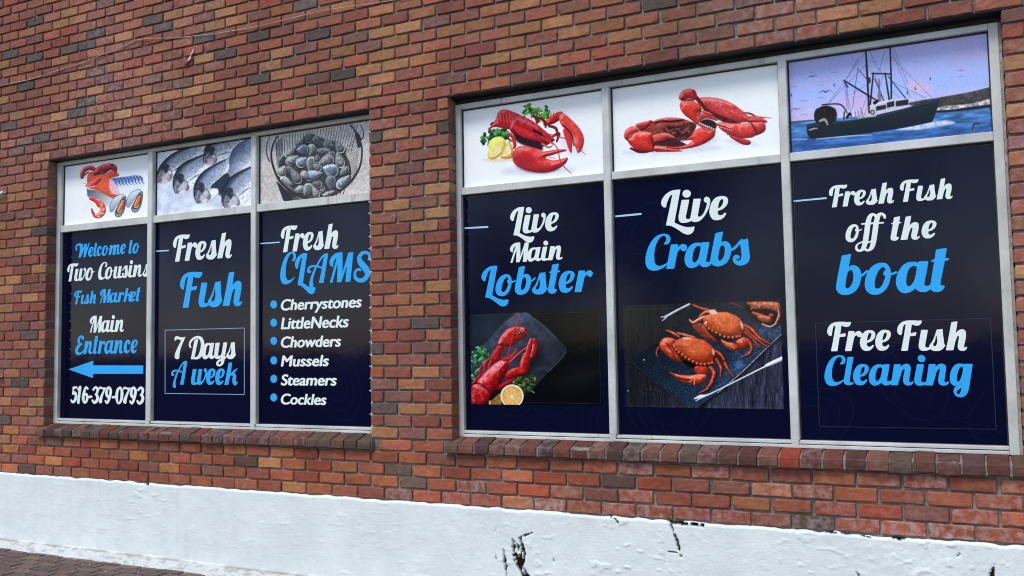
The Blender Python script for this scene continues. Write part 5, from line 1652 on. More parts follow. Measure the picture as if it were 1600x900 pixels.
    for a, b in (((600, 150), (660, 290)), ((715, 160), (676, 290)), ((780, 150), (880, 400)), ((440, 385), (450, 580)), ((425, 385), (440, 580)), ((415, 390), (310, 530)), ((760, 380), (1010, 500)), ((525, 200), (455, 340)), ((590, 395), (480, 470)), ((578, 160), (420, 380)), ((752, 130), (900, 505)), ((756, 200), (1060, 505)), ((586, 250), (300, 545)), ((640, 330), (700, 515)), ((700, 330), (650, 520)), ((600, 440), (530, 640)), ((612, 470), (560, 640)), ((420, 380), (480, 650)), ((660, 330), (672, 280)), ((690, 330), (676, 285)), ((760, 440), (820, 500))):
        p.line([(*a, 1.5), (*b, 1.5)], (90, 92, 130), alpha=.8)
    for (x, y) in ((500, 600), (520, 590), (550, 600), (540, 570)):
        p.line([(x, y, 3), (x + 4, y + 38, 3)], (130, 104, 116))
    # gulls
    for (x, y, s_, c) in ((190, 345, 1.2, 0), (350, 318, .8, 1), (285, 455, 1.8, 0), (60, 420, .8, 1), (250, 408, .9, 2), (135, 520, 1, 1), (250, 500, .9, 1), (70, 580, 1.1, 0), (130, 620, .8, 1), (450, 350, .8, 2), (960, 235, .9, 2), (50, 700, .8, 1), (640, 240, .6, 1), (1262, 300, .7, 0), (1262, 345, .8, 1)):
        col = [(70, 60, 84), (120, 110, 150), (150, 140, 180)][c]
        s_ *= .72; p.line([(x - 40 * s_, y + 8 * s_, 1), (x - 14 * s_, y - 6 * s_, 2.6 * s_), (x + 2 * s_, y + 2 * s_, 4 * s_), (x + 20 * s_, y - 9 * s_, 2 * s_), (x + 42 * s_, y + 2 * s_, 1)], col, alpha=.85)
    for (x, y) in ((1040, 360), (347, 405), (932, 430), (875, 460), (38, 478)):
        p.line([(x, y - 12, 1), (x, y, 4), (x + 4, y + 11, 2)], (52, 44, 62))
    p.line([(1345, 735, 3), (1355, 690, 7), (1380, 682, 8), (1398, 688, 3)], (70, 60, 66))
    # shade line along the head of the frame
    return p.out()


def limb(p, pts, col, hi=(236, 128, 92)):
    """one jointed leg: dark edge, body, lit upper side, paler joints"""
    p.line([(x + 3, y + 5, r * 1.15) for x, y, r in pts], (16, 12, 14), soft=10, alpha=.8)
    p.line(pts, (70, 20, 14))
    p.line([(x, y, r * .84) for x, y, r in pts], col, dome=.55, tex=.3, texf=.05)
    p.line([(x - r * .2, y - r * .3, r * .22) for x, y, r in pts], hi, soft=5, alpha=.75)
    for x, y, r in pts[1:-1]:
        p.ell(x, y, r * .8, r * .3, .8, (240, 170, 130), alpha=.5, soft=5)


def carapace(p, shell, edge, ctr, s, seed, base=(204, 82, 40)):
    p.fill([(x + 4, y + 14) for x, y in shell], (20, 10, 10), soft=16, alpha=.9)
    p.fill(shell, base, dome=.5, gloss=.3, radius=80 * s, tex=.26, texf=.028, seed=seed)
    p.ell(ctr[0], ctr[1], 105 * s, 52 * s, .35, (224, 112, 60), soft=60 * s, alpha=.8, tex=.3, texf=.03)
    for i in range(70):
        r = random.Random(seed * 50 + i)
        a, f = r.uniform(0, 6.28), math.sqrt(r.random())
        p.ell(ctr[0] + 130 * s * f * math.cos(a), ctr[1] + 75 * s * f * math.sin(a), r.uniform(4, 15) * s, r.uniform(2, 6) * s, r.uniform(0, 3), r.choice([(244, 156, 96), (176, 58, 28), (252, 186, 132), (190, 70, 36), (226, 104, 52)]), alpha=.35, soft=7)
    for i in range(6):
        x = ctr[0] + (10 + 22 * i) * s; y = ctr[1] + (14 + 7 * i) * s
        p.line([(x - 8, y, 1.5), (x + 24 * s, y + 50 * s, 2)], (166, 54, 26), alpha=.5, soft=6)
    E_ = smooth_line([(x, y, 1) for x, y in edge], 6)
    p.line([(x, y + 6, 6 * s) for x, y, _ in E_], (40, 14, 10), soft=7, alpha=.9)
    for k in range(0, len(E_), 3):
        x, y, _ = E_[k]
        p.ell(x, y, 11 * s, 10 * s, 0, (206, 84, 46), dome=.6)
        p.ell(x + 1, y + 4, 6 * s, 4 * s, 0, (246, 180, 130), alpha=.45 if k % 2 else .75, soft=5)
        p.ell(x + 9 * s, y + 6 * s, 4 * s, 5 * s, 0, (60, 18, 12), alpha=.8, soft=4)


def crabs_on_slate(p):
    rd, rd2 = (176, 54, 34), (196, 68, 40)
    # rear crab
    limb(p, [(590, 58, 8), (660, 86, 12), (725, 98, 10)], (150, 70, 48)); limb(p, [(640, 150, 8), (690, 112, 14), (760, 100, 12)], (190, 100, 70))
    limb(p, [(985, 215, 14), (1050, 250, 17), (1105, 312, 14), (1188, 360, 5)], rd); limb(p, [(980, 260, 12), (1040, 305, 13), (1110, 390, 4)], rd); limb(p, [(995, 240, 10), (1080, 320, 11), (1175, 388, 4)], (150, 50, 34))
    limb(p, [(1015, 330, 15), (1046, 385, 14), (1030, 435, 11), (968, 466, 4)], rd)
    p.fill([(585, 215), (620, 185), (690, 230), (760, 290), (780, 345), (700, 325), (640, 285), (598, 245)], (150, 60, 42), dome=.6, tex=.35, texf=.04, gloss=.25)
    limb(p, [(562, 172, 6), (590, 195, 13), (640, 170, 16), (680, 150, 12)], (206, 120, 90), (250, 214, 190))
    p.fill([(690, 220), (760, 290), (900, 320), (860, 345), (780, 330), (710, 270)], (24, 10, 10), soft=12, alpha=.9)
    p.fill([(808, 325), (850, 345), (915, 360), (942, 398), (900, 414), (850, 388), (818, 356)], rd2, dome=.6, gloss=.4, tex=.2)
    p.fill([(925, 345), (975, 308), (1018, 335), (1024, 380), (985, 412), (938, 400)], rd, dome=.6, gloss=.35, tex=.25)
    p.line([(925, 350, 3), (945, 375, 4), (940, 402, 3)], (60, 16, 14), soft=5); p.line([(850, 366, 3), (895, 384, 4), (915, 400, 2)], (240, 150, 120), soft=5, alpha=.8); p.ell(965, 345, 14, 7, .5, (246, 170, 140), soft=8, alpha=.8)
    carapace(p, [(668, 175), (690, 140), (760, 120), (850, 114), (930, 145), (975, 195), (982, 250), (965, 298), (900, 312), (840, 305), (770, 270), (700, 230)],
             [(680, 205), (715, 240), (770, 272), (835, 304), (900, 310), (955, 300)], (830, 190), 1.0, 3, (202, 80, 40))
    p.ell(745, 114, 34, 16, .1, (248, 226, 206), soft=12, alpha=.9); p.ell(970, 215, 10, 34, -.3, (250, 222, 200), soft=12, alpha=.7); p.ell(690, 195, 8, 12, .3, (246, 210, 190), soft=5)
    # front crab
    limb(p, [(320, 390, 8), (304, 430, 8), (316, 466, 4)], (140, 46, 32))
    limb(p, [(382, 256, 7), (432, 276, 12), (480, 305, 12)], (170, 84, 56)); limb(p, [(468, 278, 8), (520, 290, 12), (600, 312, 10)], (190, 96, 66))
    limb(p, [(762, 432, 15), (822, 470, 17), (852, 540, 12), (902, 620, 3)], rd); limb(p, [(770, 480, 14), (806, 545, 15), (804, 622, 4)], (150, 46, 30)); limb(p, [(752, 415, 12), (800, 440, 14), (832, 486, 10)], rd)
    limb(p, [(712, 532, 18), (752, 585, 19), (738, 652, 16), (700, 712, 12), (640, 746, 4)], rd)
    p.fill([(328, 370), (345, 330), (376, 312), (440, 320), (462, 350), (448, 392), (480, 440), (556, 492), (505, 505), (440, 488), (388, 452), (345, 412)], rd2, dome=.6, gloss=.4, tex=.25, texf=.04)
    p.line([(372, 350, 3), (400, 380, 5), (392, 430, 4)], (70, 20, 16), soft=6); p.line([(440, 335, 4), (438, 385, 6), (475, 440, 5), (540, 492, 3)], (40, 12, 12), soft=8)
    p.ell(400, 412, 26, 14, .7, (238, 132, 100), soft=12, alpha=.8); p.ell(375, 335, 24, 8, .2, (244, 150, 116), soft=9, alpha=.8); p.line([(405, 395, 3), (440, 440, 4), (430, 468, 2)], (90, 26, 20), soft=5)
    p.fill([(470, 450), (560, 500), (700, 525), (690, 560), (620, 560), (540, 530)], (18, 8, 10), soft=14, alpha=.95)
    p.fill([(600, 545), (650, 530), (700, 545), (702, 600), (640, 612), (615, 590)], rd, dome=.6, tex=.3)
    p.fill([(404, 580, 1), (470, 600), (560, 608), (640, 598), (692, 604), (692, 640), (650, 676), (590, 682), (520, 664), (450, 626)], rd2, dome=.6, gloss=.45, tex=.2)
    p.line([(424, 594, 2), (500, 634, 4), (590, 640, 4)], (70, 16, 14), soft=5); p.line([(605, 606, 3), (598, 678, 3)], (250, 160, 130), soft=5); p.line([(530, 622, 4), (580, 636, 5), (560, 660, 3)], (244, 150, 116), soft=6, alpha=.8); p.ell(645, 628, 18, 8, -.4, (246, 160, 130), soft=8, alpha=.8)
    carapace(p, [(442, 350), (500, 315), (590, 314), (680, 338), (740, 384), (758, 430), (748, 480), (740, 512), (680, 522), (620, 512), (560, 482), (500, 442), (448, 402)],
             [(440, 368), (458, 405), (505, 446), (560, 482), (620, 512), (682, 520), (738, 508)], (600, 395), 1.08, 4, (192, 62, 34))
    p.ell(540, 318, 36, 9, .05, (246, 196, 166), soft=10, alpha=.9); p.ell(748, 425, 10, 26, -.2, (250, 220, 200), soft=10, alpha=.7)


def paint_crab_plate(X, Z):
    p = Print(X, Z, (5.0, 965, 465)).bg((34, 38, 46))
    g = noise((p.U + p.V * .12) * 1.0, p.V * .05, .05, 5, 4); g2 = noise(p.U, p.V * .08, .19, 6, 2)
    lightr = np.clip((p.U + p.V * .5 - 600) / 900, 0, 1)
    p.C = (np.array([26, 26, 29]) + (g[..., None] * 30 + (g2[..., None] > .66) * 14 - (g2[..., None] < .3) * 14) * (.5 + 1.1 * lightr[..., None]) * np.array([.9, 1, 1.25]) + lightr[..., None] * np.array([6, 9, 17]))
    # slate
    slate = [(100, 495, 1), (300, 350), (480, 200), (600, 60, 1), (700, 20, 1), (1280, 20, 1), (1282, 290, 1), (1150, 400), (900, 640), (700, 800), (620, 872, 1), (560, 868, 1), (420, 750), (230, 600)]
    p.fill([(u + 10, v + 26) + tuple(c) for u, v, *c in slate], (12, 12, 16), soft=30, alpha=.8)
    p.fill(slate, (19, 28, 40), col2=(38, 54, 74), axis=(300, 300, 700, 800), tex=.4, texf=.09)
    p.fill([(1000, 300), (1282, 100), (1282, 290), (1150, 400), (900, 640), (700, 800), (800, 640), (900, 450)], (70, 104, 150), soft=80, alpha=.28, tex=.9, texf=.09)
    for i in range(150):
        r = random.Random(i); x = r.uniform(200, 900); y = r.uniform(500, 850)
        p.line([(x, y, 1.2), (x + r.uniform(-6, 10), y + r.uniform(6, 16), 1.0)], (130, 160, 190), alpha=.35)
    p.line([(1282, 285, 2), (1150, 408, 3), (1010, 545, 4), (900, 645, 4), (780, 745, 3)], (170, 168, 170), alpha=.9, tex=.5, texf=.1)
    p.line([(100, 497, 2), (230, 608, 2), (420, 758, 2), (545, 868, 2)], (70, 90, 110), alpha=.7)
    p.ell(950, 525, 30, 40, .5, (84, 124, 184), soft=26, alpha=.6, tex=1.0, texf=.12)
    # third crab, dark and out of focus at the corner
    p.fill([(1000, 40), (1275, 36), (1282, 180), (1215, 236), (1110, 200), (1030, 130)], (26, 14, 14), soft=24, alpha=.9)
    p.fill([(1020, 36), (1240, 36), (1272, 80), (1268, 120), (1180, 88), (1090, 92), (1040, 66)], (196, 104, 70), soft=10, tex=.45, texf=.04, dome=.5)
    for i in range(26):
        r = random.Random(i + 400)
        p.ell(r.uniform(1040, 1262), r.uniform(42, 86), r.uniform(5, 16), r.uniform(3, 7), r.uniform(0, 3), r.choice([(236, 160, 120), (150, 66, 44), (250, 190, 156)]), alpha=.5, soft=8)
    limb(p, [(1060, 120, 14), (1130, 150, 24), (1190, 180, 18)], (150, 66, 50)); limb(p, [(1250, 80, 10), (1262, 140, 14), (1230, 210, 8)], (160, 80, 64), (250, 220, 206))
    p.fill([(1090, 150), (1150, 140), (1200, 160), (1180, 195), (1130, 190)], (170, 74, 58), soft=8, dome=.5, gloss=.4)
    p.ell(1200, 140, 20, 16, 0, (176, 64, 48), dome=.6); p.line([(1130, 205, 5), (1190, 226, 6), (1240, 200, 4)], (210, 180, 170), soft=8)
    p.line([(880, 40, 7), (940, 60, 6), (980, 84, 4)], (110, 54, 40), soft=10)
    crabs_on_slate(p)
    # cocktail forks
    st = (224, 230, 238)
    p.line([(600, 790, 4), (640, 778, 10), (680, 768, 9), (760, 735, 5), (1080, 575, 6), (1160, 535, 7)], st, dome=.3).line([(1165, 530, 12), (1220, 505, 15), (1300, 470, 16)], (240, 244, 248), dome=.3)
    p.line([(600, 790, 3), (640, 765, 4), (670, 762, 4)], st).line([(612, 806, 3), (650, 785, 4), (675, 774, 4)], st)
    p.line([(560, 52, 8), (480, 92, 8), (410, 130, 9), (375, 150, 9)], (196, 204, 216), dome=.3).line([(375, 148, 5), (338, 152, 3)], (196, 204, 216)).line([(380, 156, 5), (350, 180, 3)], (196, 204, 216))
    p.ell(82, 728, 4, 4, 0, (240, 240, 240)).ell(206, 486, 5, 5, 0, (200, 214, 226))
    # thin printed border
    for a, b in (((65, 95), (1290, 60)), ((65, 95), (85, 845)), ((85, 845), (1300, 862))):
        p.line([(*a, 1.3), (*b, 1.3)], (86, 92, 104), alpha=.5)
    # fade of the print towards its left and top edges
    return p.out()


def paint_lobster_plate(X, Z):
    p = Print(X, Z, (5.296, 725, 475)).bg((10, 13, 18))
    v = np.clip(1 - np.hypot((p.U - 200) / 420, (p.V - 200) / 420), 0, 1)[..., None]
    p.C = p.C + v * np.array([26, 36, 50])
    p.ell(960, 600, 200, 60, -.3, (26, 28, 32), soft=150, alpha=.8)
    p.fill([(120, 380), (200, 300), (300, 190), (440, 80), (470, 58), (560, 100), (680, 190), (780, 300), (840, 400), (800, 460), (700, 560), (600, 670), (500, 770), (300, 840), (60, 840), (60, 450)], (60, 70, 88), col2=(40, 44, 54), axis=(200, 300, 700, 600), tex=.28, texf=.03)
    p.fill([(340, 150), (470, 60), (540, 110), (430, 180)], (84, 96, 118), soft=40, alpha=.6, tex=.4)
    p.line([(300, 190, 2), (400, 110, 3), (470, 60, 3), (600, 135, 2), (780, 300, 2), (842, 400, 2), (700, 562, 2)], (120, 130, 146), alpha=.55, tex=.5, texf=.08)
    p.fill([(560, 320), (620, 340), (640, 450), (560, 560), (470, 640), (450, 560)], (20, 22, 28), soft=60, alpha=.7)
    p.fill([(60, 560), (160, 640), (330, 700), (480, 640), (560, 700), (480, 800), (300, 850), (60, 850)], (14, 14, 16), soft=60, alpha=.85)
    g = [(40, 92, 58), (70, 136, 92), (26, 66, 44), (128, 180, 136), (54, 112, 70)]
    p.leafy([((75, 440), (180, 390)), ((80, 460), (170, 430)), ((70, 480), (75, 660)), ((120, 400), (150, 470))], g, 120, 24, 3)
    p.leafy([((430, 640), (570, 650)), ((470, 680), (540, 690))], [(50, 70, 36), (78, 100, 48), (34, 48, 28), (110, 128, 66)], 90, 22, 4)
    r, rd, hi = (172, 22, 28), (120, 12, 20), (232, 66, 60)
    # legs on the left
    for pts in (((130, 590, 9), (140, 530, 12), (170, 500, 8)), ((170, 550, 9), (180, 490, 14), (215, 450, 8)), ((205, 530, 9), (230, 470, 15), (250, 390, 7)), ((80, 650, 10), (120, 610, 12), (140, 580, 6))):
        p.line(list(pts), (170, 24, 32), dome=.5, gloss=.3)
    # left claw and arm
    p.line([(270, 450, 26), (280, 400, 32), (310, 350, 28)], r, dome=.5, tex=.2, texf=.05, gloss=.3)
    p.fill([(280, 330), (310, 260), (360, 205), (430, 185), (500, 195), (528, 235), (500, 280), (440, 310), (390, 350), (330, 352)], (178, 26, 30), dome=.55, gloss=.55, radius=50, tex=.3, texf=.05)
    p.line([(415, 262, 4), (460, 240, 9), (510, 216, 8)], (40, 8, 14), soft=6)
    for i in range(4):
        p.ell(440 + 19 * i, 246 - 8 * i, 5, 4, 0, (240, 200, 180))
    # right arm and claw
    p.line([(290, 690, 14), (350, 660, 16), (420, 610, 14)], (170, 24, 30), dome=.5)
    p.line([(370, 590, 34), (430, 565, 40), (480, 560, 30)], r, dome=.5, tex=.25, texf=.05, gloss=.35)
    p.line([(490, 555, 34), (505, 490, 42), (520, 430, 34)], (178, 28, 30), dome=.6, tex=.35, texf=.05, gloss=.35)
    for i in range(6):
        p.ell(474 + 3 * i, 520 - 16 * i, 6, 4, .3, (246, 150, 130))
    p.fill([(520, 430), (512, 380), (535, 310), (555, 280), (568, 300), (560, 370), (545, 440)], (176, 28, 32), dome=.6, gloss=.5)
    p.fill([(545, 440), (560, 370), (570, 290), (590, 290), (606, 340), (602, 400), (575, 450)], (168, 22, 30), dome=.6, gloss=.5)
    p.line([(562, 300, 2), (556, 370, 3), (545, 420, 2)], (60, 8, 14))
    # body
    p.fill([(110, 640), (150, 590), (230, 510), (310, 460), (365, 475), (372, 520), (340, 600), (290, 680), (230, 750), (180, 740), (120, 690)], (182, 24, 32), dome=.6, gloss=.7, radius=80, tex=.3, texf=.05)
    p.line([(180, 640, 12), (250, 560, 14), (310, 500, 8)], (238, 96, 96), soft=26, alpha=.7)
    p.fill([(62, 690), (110, 660), (170, 690), (210, 740), (200, 790), (160, 836), (62, 836)], (176, 22, 30), dome=.45, gloss=.55, radius=60, tex=.32, texf=.03)
    p.line([(105, 655, 4), (160, 670, 5), (215, 735, 4), (200, 770, 3)], (110, 10, 20), soft=6)
    p.line([(85, 710, 3), (130, 740, 4), (160, 790, 3)], (236, 90, 90), soft=10, alpha=.7)
    for i in range(90):
        q_ = random.Random(i + 31); f = q_.random()
        x = 90 + 260 * f + q_.gauss(0, 34); y = 760 - 260 * f + q_.gauss(0, 34)
        p.ell(x, y, q_.uniform(3, 9), q_.uniform(2, 5), -.8, q_.choice([(110, 8, 16), (232, 80, 76), (250, 150, 140), (130, 12, 22)]), alpha=.4, soft=5)
    # face, feelers
    p.line([(330, 460, 14), (370, 450, 12), (400, 440, 6)], (190, 40, 38), dome=.4)
    p.line([(360, 440, 5), (385, 330, 5), (420, 210, 5), (445, 110, 4), (432, 55, 2)], (200, 34, 38))
    p.line([(380, 475, 8), (450, 410, 6), (520, 355, 5)], (214, 70, 64))
    p.line([(365, 450, 9), (410, 410, 8), (438, 365, 4)], (200, 50, 48))
    p.line([(590, 290, 2), (630, 288, 2)], (170, 40, 48))
    # lemon
    p.fill([(205, 800, 1), (240, 790), (300, 740), (310, 840, 1), (205, 840, 1)], (150, 104, 50), tex=.3)
    p.line([(215, 836, 5), (215, 805, 4)], (226, 206, 170))
    p.ell(398, 762, 96, 96, 0, (244, 232, 206)).ell(398, 764, 84, 84, 0, (222, 164, 82), tex=.15, texf=.05)
    for k in range(10):
        a = k * .628 + .2
        p.line([(398, 768, 3), (398 + 82 * math.cos(a), 768 + 82 * math.sin(a), 2.4)], (246, 224, 176), alpha=.9)
        p.ell(398 + 52 * math.cos(a + .31), 768 + 52 * math.sin(a + .31), 24, 12, a + .31, (236, 186, 104), soft=14, alpha=.7)
    p.ell(398, 768, 9, 9, 0, (250, 236, 200))
    for a, b in (((85, 92), (1115, 66)), ((1115, 66), (1132, 826)), ((500, 814), (1132, 826)), ((85, 92), (92, 400))):
        p.line([(*a, 1.4), (*b, 1.4)], (66, 76, 80), alpha=.6)
    return p.out()

# ================================================================== the printed films on the panes
def film_cells():
    for wi, w in enumerate(WIN):
        for c, (a, b) in enumerate(w['cells']):
            yield wi, c, a, b, w


SIGNS, PICS = {}, {}
LOWER = {(0, 0): 'navy window film welcoming visitors with phone number and left arrow', (0, 1): 'navy window film reading Fresh Fish with a boxed 7 Days A week',
         (0, 2): 'navy window film reading Fresh CLAMS above a bulleted list', (1, 0): 'navy window film reading Live Main Lobster over a red lobster photo',
         (1, 1): 'navy window film reading Live Crabs over a photo of cooked crabs', (1, 2): 'navy window film reading Fresh Fish off the boat, Free Fish Cleaning'}
UPPER = {(0, 0): 'white picture panel of mixed seafood with two open mussels', (0, 1): 'picture panel of silver grey fish lying on ice', (0, 2): 'picture panel of grey clams in a wire basket',
         (1, 0): 'white picture panel of a red lobster with lemon and parsley', (1, 1): 'white picture panel of two red crabs', (1, 2): 'picture panel of a dark fishing boat at sea under a violet sky'}


def grid_film(name, x0, x1, z0, z1, d, paint, y, parent=None):
    nx_, nz_ = int((x1 - x0) / d) + 1, int((z1 - z0) / d) + 1
    X, Z = np.meshgrid(np.linspace(x0, x1, nx_), np.linspace(z0, z1, nz_), indexing='ij')
    col = paint(X, Z)
    V = np.stack([X, np.full_like(X, y), Z], -1).reshape(-1, 3)
    g = np.arange(nx_ * nz_).reshape(nx_, nz_)
    Q = np.stack([g[:-1, :-1], g[1:, :-1], g[1:, 1:], g[:-1, 1:]], -1).reshape(-1, 4)
    # turned edge, so that the film has a thickness
    n = nx_ * nz_
    per = np.concatenate([g[:, 0], g[-1, 1:], g[-2::-1, -1], g[0, -2:0:-1]])
    E = V[per].copy(); E[:, 1] += 0.0006
    ei = n + np.arange(len(per))
    Q2 = np.stack([per, np.roll(per, -1), np.roll(ei, -1), ei], -1)[:, ::-1]
    cols = np.concatenate([col.reshape(-1, 3), col.reshape(-1, 3)[per]])
    o = mesh_np(name, np.concatenate([V, E]), np.concatenate([Q, Q2]), None, [M_FILM], cols=cols)
    if parent:
        keep(o, parent)
    return o


def navy_paint(wi, c):
    lines = []
    rr = random.Random(10 * wi + c)
    a, b = WIN[wi]['cells'][c]
    for i in range(7):        # faint line drawings of shells, fins and rays
        cx, cz = rr.uniform(a, b), rr.uniform(1.0, 2.4)
        r, asp, rot = rr.uniform(0.10, 0.26), rr.uniform(0.4, 0.9), rr.uniform(0, 3.1)
        lines.append((cx, cz, r, asp, rot, rr.choice([0, 1, 2])))

    def f(X, Z):
        col = np.ones(X.shape + (3,)) * np.array([0.0013, 0.0026, 0.020])
        tone = noise(X, Z, 1.4, 200 + wi * 3 + c, 2)[..., None]
        col = col * (0.7 + 0.6 * tone)
        L = np.zeros_like(X)
        for (cx, cz, r, asp, rot, kind) in lines:
            u = (X - cx) * math.cos(rot) + (Z - cz) * math.sin(rot); v = (-(X - cx) * math.sin(rot) + (Z - cz) * math.cos(rot)) / asp
            R = np.hypot(u, v); T = np.arctan2(v, u)
            rim = r * (1 + 0.05 * np.sin(3 * T + cx * 9))
            L = np.maximum(L, np.exp(-((R - rim) / 0.0035) ** 2))
            if kind == 0:
                for k in range(2, 7):
                    L = np.maximum(L, 0.8 * np.exp(-((np.abs(np.sin(T * 0.5 * k)) * R) / 0.0035) ** 2) * (R < rim) * (u > 0))
            elif kind == 1:
                L = np.maximum(L, 0.8 * np.exp(-((R - rim * 0.72) / 0.0035) ** 2)); L = np.maximum(L, 0.8 * np.exp(-((R - rim * 0.46) / 0.0035) ** 2))
            else:
                L = np.maximum(L, 0.8 * np.exp(-((np.abs(v - 0.15 * np.sin(u * 18) * r)) / 0.0035) ** 2) * (R < rim))
        return col + L[..., None] * np.array([0.002, 0.0045, 0.013])
    return f


for wi, c, a, b, w in film_cells():
    st = empty('window_sign', ((a + b) / 2, YG, w['zb']))
    tag(st, LOWER[wi, c], 'window sign', 'printed films on the lower panes')
    x0, x1 = a + (0.014 if c == 0 else 0.010), b - 0.004
    z0, z1 = w['zb'] + 0.004, w['tr'][0] - 0.010
    grid_film('film', x0, x1, z0, z1, 0.0045, navy_paint(wi, c), YG, st)
    SIGNS[wi, c] = st

s = SIGNS[0, 0]
xm = WIN[0]['cells'][0][1] - 0.003
write('Welcome', 'i', 155, 772, [(200, 293), (720, 252)], (360, 163), M_BLUE, s, 'blue script lettering reading Welcome')
write('to', 'i', 805, 945, [(830, 244), (885, 241)], (890, 120), M_BLUE, s, 'blue script lettering reading to')
write('Two', 'i', 55, 390, [(85, 585), (320, 570)], (175, 432), M_WHITE, s, 'white script lettering reading Two')
write('Cousinſ', 'i', 432, 1062, [(470, 562), (960, 524)], (660, 402), M_WHITE, s, 'white script lettering reading Cousins', x_max=xm)
write('Fıſh', 'i', 140, 408, [(155, 865), (340, 856)], (250, 748), M_BLUE, s, 'blue script lettering reading Fish')
write('Market', 'i', 455, 955, [(460, 850), (900, 830)], (650, 722), M_BLUE, s, 'blue script lettering reading Market')
write('Main', 'j', 238, 540, [(250, 222), (500, 218)], (490, 112), M_WHITE, s, 'white script lettering reading Main')
write('Entrance', 'j', 110, 660, [(150, 412), (600, 406)], (215, 298), M_BLUE, s, 'blue script lettering reading Entrance')
write('516-379-0793', 'j', 68, 718, [(80, 842), (700, 848)], (400, 700), M_WHITE, s, 'white phone number 516-379-0793', cap=True)
poly_mesh('arrow', 'j', [[(52, 547), (270, 470), (269, 512), (710, 512), (709, 585), (268, 586), (267, 623)][::-1]], M_BLUE, s, 'blue arrow pointing left')

s = SIGNS[0, 1]
write('Freſh', 'g', 130, 722, [(170, 377), (600, 345)], (290, 187), M_WHITE, s, 'white script lettering reading Fresh')
write('Fıſh', 'g', 200, 825, [(262, 840), (650, 825)], (430, 590), M_BLUE, s, 'blue script lettering reading Fish')
write('7', 'h', 178, 312, [(205, 438)], (250, 160), M_WHITE, s, 'white numeral 7', cap=True)
write('Dayſ', 'h', 352, 930, [(395, 438), (860, 434)], (640, 240), M_WHITE, s, 'white script lettering reading Days')
write('A', 'h', 137, 333, [(260, 752)], (320, 465), M_BLUE, s, 'blue script capital A', cap=True)
write('week', 'h', 380, 953, [(430, 754), (840, 754)], (430, 560), M_BLUE, s, 'blue script lettering reading week')
bxp = [(60, 82), (1036, 55), (1036, 875), (60, 863)]
tt = 7
ix = [(60 + tt, 82 + tt), (1036 - tt, 55 + tt), (1036 - tt, 875 - tt), (60 + tt, 863 - tt)]
poly_mesh('border_line', 'h', [[bxp[k], ix[k], ix[(k + 1) % 4], bxp[(k + 1) % 4]] for k in range(4)], M_BOXLINE, s, 'thin pale rectangular border')
poly_mesh('rule_line', 'g', [[(-40, 268), (-40, 280), (90, 272), (90, 259)]], M_PALE, s)

s = SIGNS[0, 2]
write('Freſh', 'f', 105, 780, [(160, 403), (640, 369)], (290, 186), M_WHITE, s, 'white script lettering reading Fresh')
write('C', 'f', 98, 283, [(170, 772)], (230, 412), M_BLUE, s, 'blue script capital C', cap=True)
write('L', 'f', 270, 512, [(330, 775)], (400, 428), M_BLUE, s, 'blue script capital L', cap=True)
write('A', 'f', 412, 662, [(580, 766)], (640, 424), M_BLUE, s, 'blue script capital A', cap=True)
write('M', 'f', 675, 957, [(700, 762), (890, 751)], (860, 409), M_BLUE, s, 'blue script capital M', cap=True)
write('S', 'f', 957, 1158, [(1040, 752)], (1090, 395), M_BLUE, s, 'blue script capital S', cap=True)
for i, (wd, r, b0, b1, ct, by) in enumerate((('Cherrystones', 713, 137, 122, (160, 56), 98), ('LittleNecks', 617, 277, 268, (160, 190), 233), ('Chowders', 560, 415, 410, (160, 332), 367),
                                             ('Mussels', 470, 555, 553, (160, 471), 512), ('Steamers', 528, 696, 696, (160, 612), 648), ('Cockles', 452, 837, 838, (160, 755), 786))):
    sans(wd, 'k', 113, r, [(115, b0), (r - 10, b1)], ct, M_WHITE, s, 'white bold italic line reading ' + wd)
    poly_mesh('bullet', 'k', [disc(61, by, 25, 30)[::-1]], M_BLUE, s)
poly_mesh('rule_line', 'f', [[(-135, 298), (-135, 311), (90, 296), (90, 282)]], M_PALE, s)

s = SIGNS[1, 0]
write('Live', 'e', 305, 708, [(430, 286), (650, 273)], (450, 137), M_WHITE, s, 'white script lettering reading Live')
write('Main', 'e', 303, 738, [(330, 530), (680, 509)], (600, 399), M_WHITE, s, 'white script lettering reading Main')
write('Lobſter', 'e', 68, 990, [(130, 808), (865, 775)], (870, 598), M_BLUE, s, 'blue script lettering reading Lobster')
poly_mesh('rule_line', 'e', [[(-76, 240), (-76, 254), (121, 243), (121, 229)]], M_PALE, s)
s = SIGNS[1, 1]
write('Live', 'a', 204, 833, [(400, 406), (740, 385)], (425, 193), M_WHITE, s, 'white script lettering reading Live')
write('Crabs', 'a', 53, 1033, [(120, 850), (960, 803)], (320, 610), M_BLUE, s, 'blue script lettering reading Crabs')
poly_mesh('rule_line', 'a', [[(-238, 341), (-238, 358), (14, 334), (14, 317)]], M_PALE, s)
s = SIGNS[1, 2]
write('Freſh', 'd', 42, 742, [(105, 373), (600, 333)], (210, 203), M_WHITE, s, 'small white script lettering reading Fresh')
write('Fıſh', 'd', 810, 1375, [(880, 313), (1220, 289)], (1000, 143), M_WHITE, s, 'small white script lettering reading Fish')
write('off', 'd', 218, 665, [(270, 748), (480, 728)], (290, 562), M_WHITE, s, 'white script lettering reading off')
write('the', 'd', 703, 1207, [(750, 728), (1100, 712)], (780, 545), M_WHITE, s, 'white script lettering reading the')
write('boat', 'b', 128, 1492, [(230, 688), (1340, 652)], (1150, 292), M_BLUE, s, 'large blue script lettering reading boat')
write('Free', 'c', 115, 727, [(185, 360), (640, 357)], (330, 167), M_WHITE, s, 'white script lettering reading Free')
write('Fıſh', 'c', 788, 1455, [(870, 357), (1270, 353)], (1040, 156), M_WHITE, s, 'large white script lettering reading Fish')
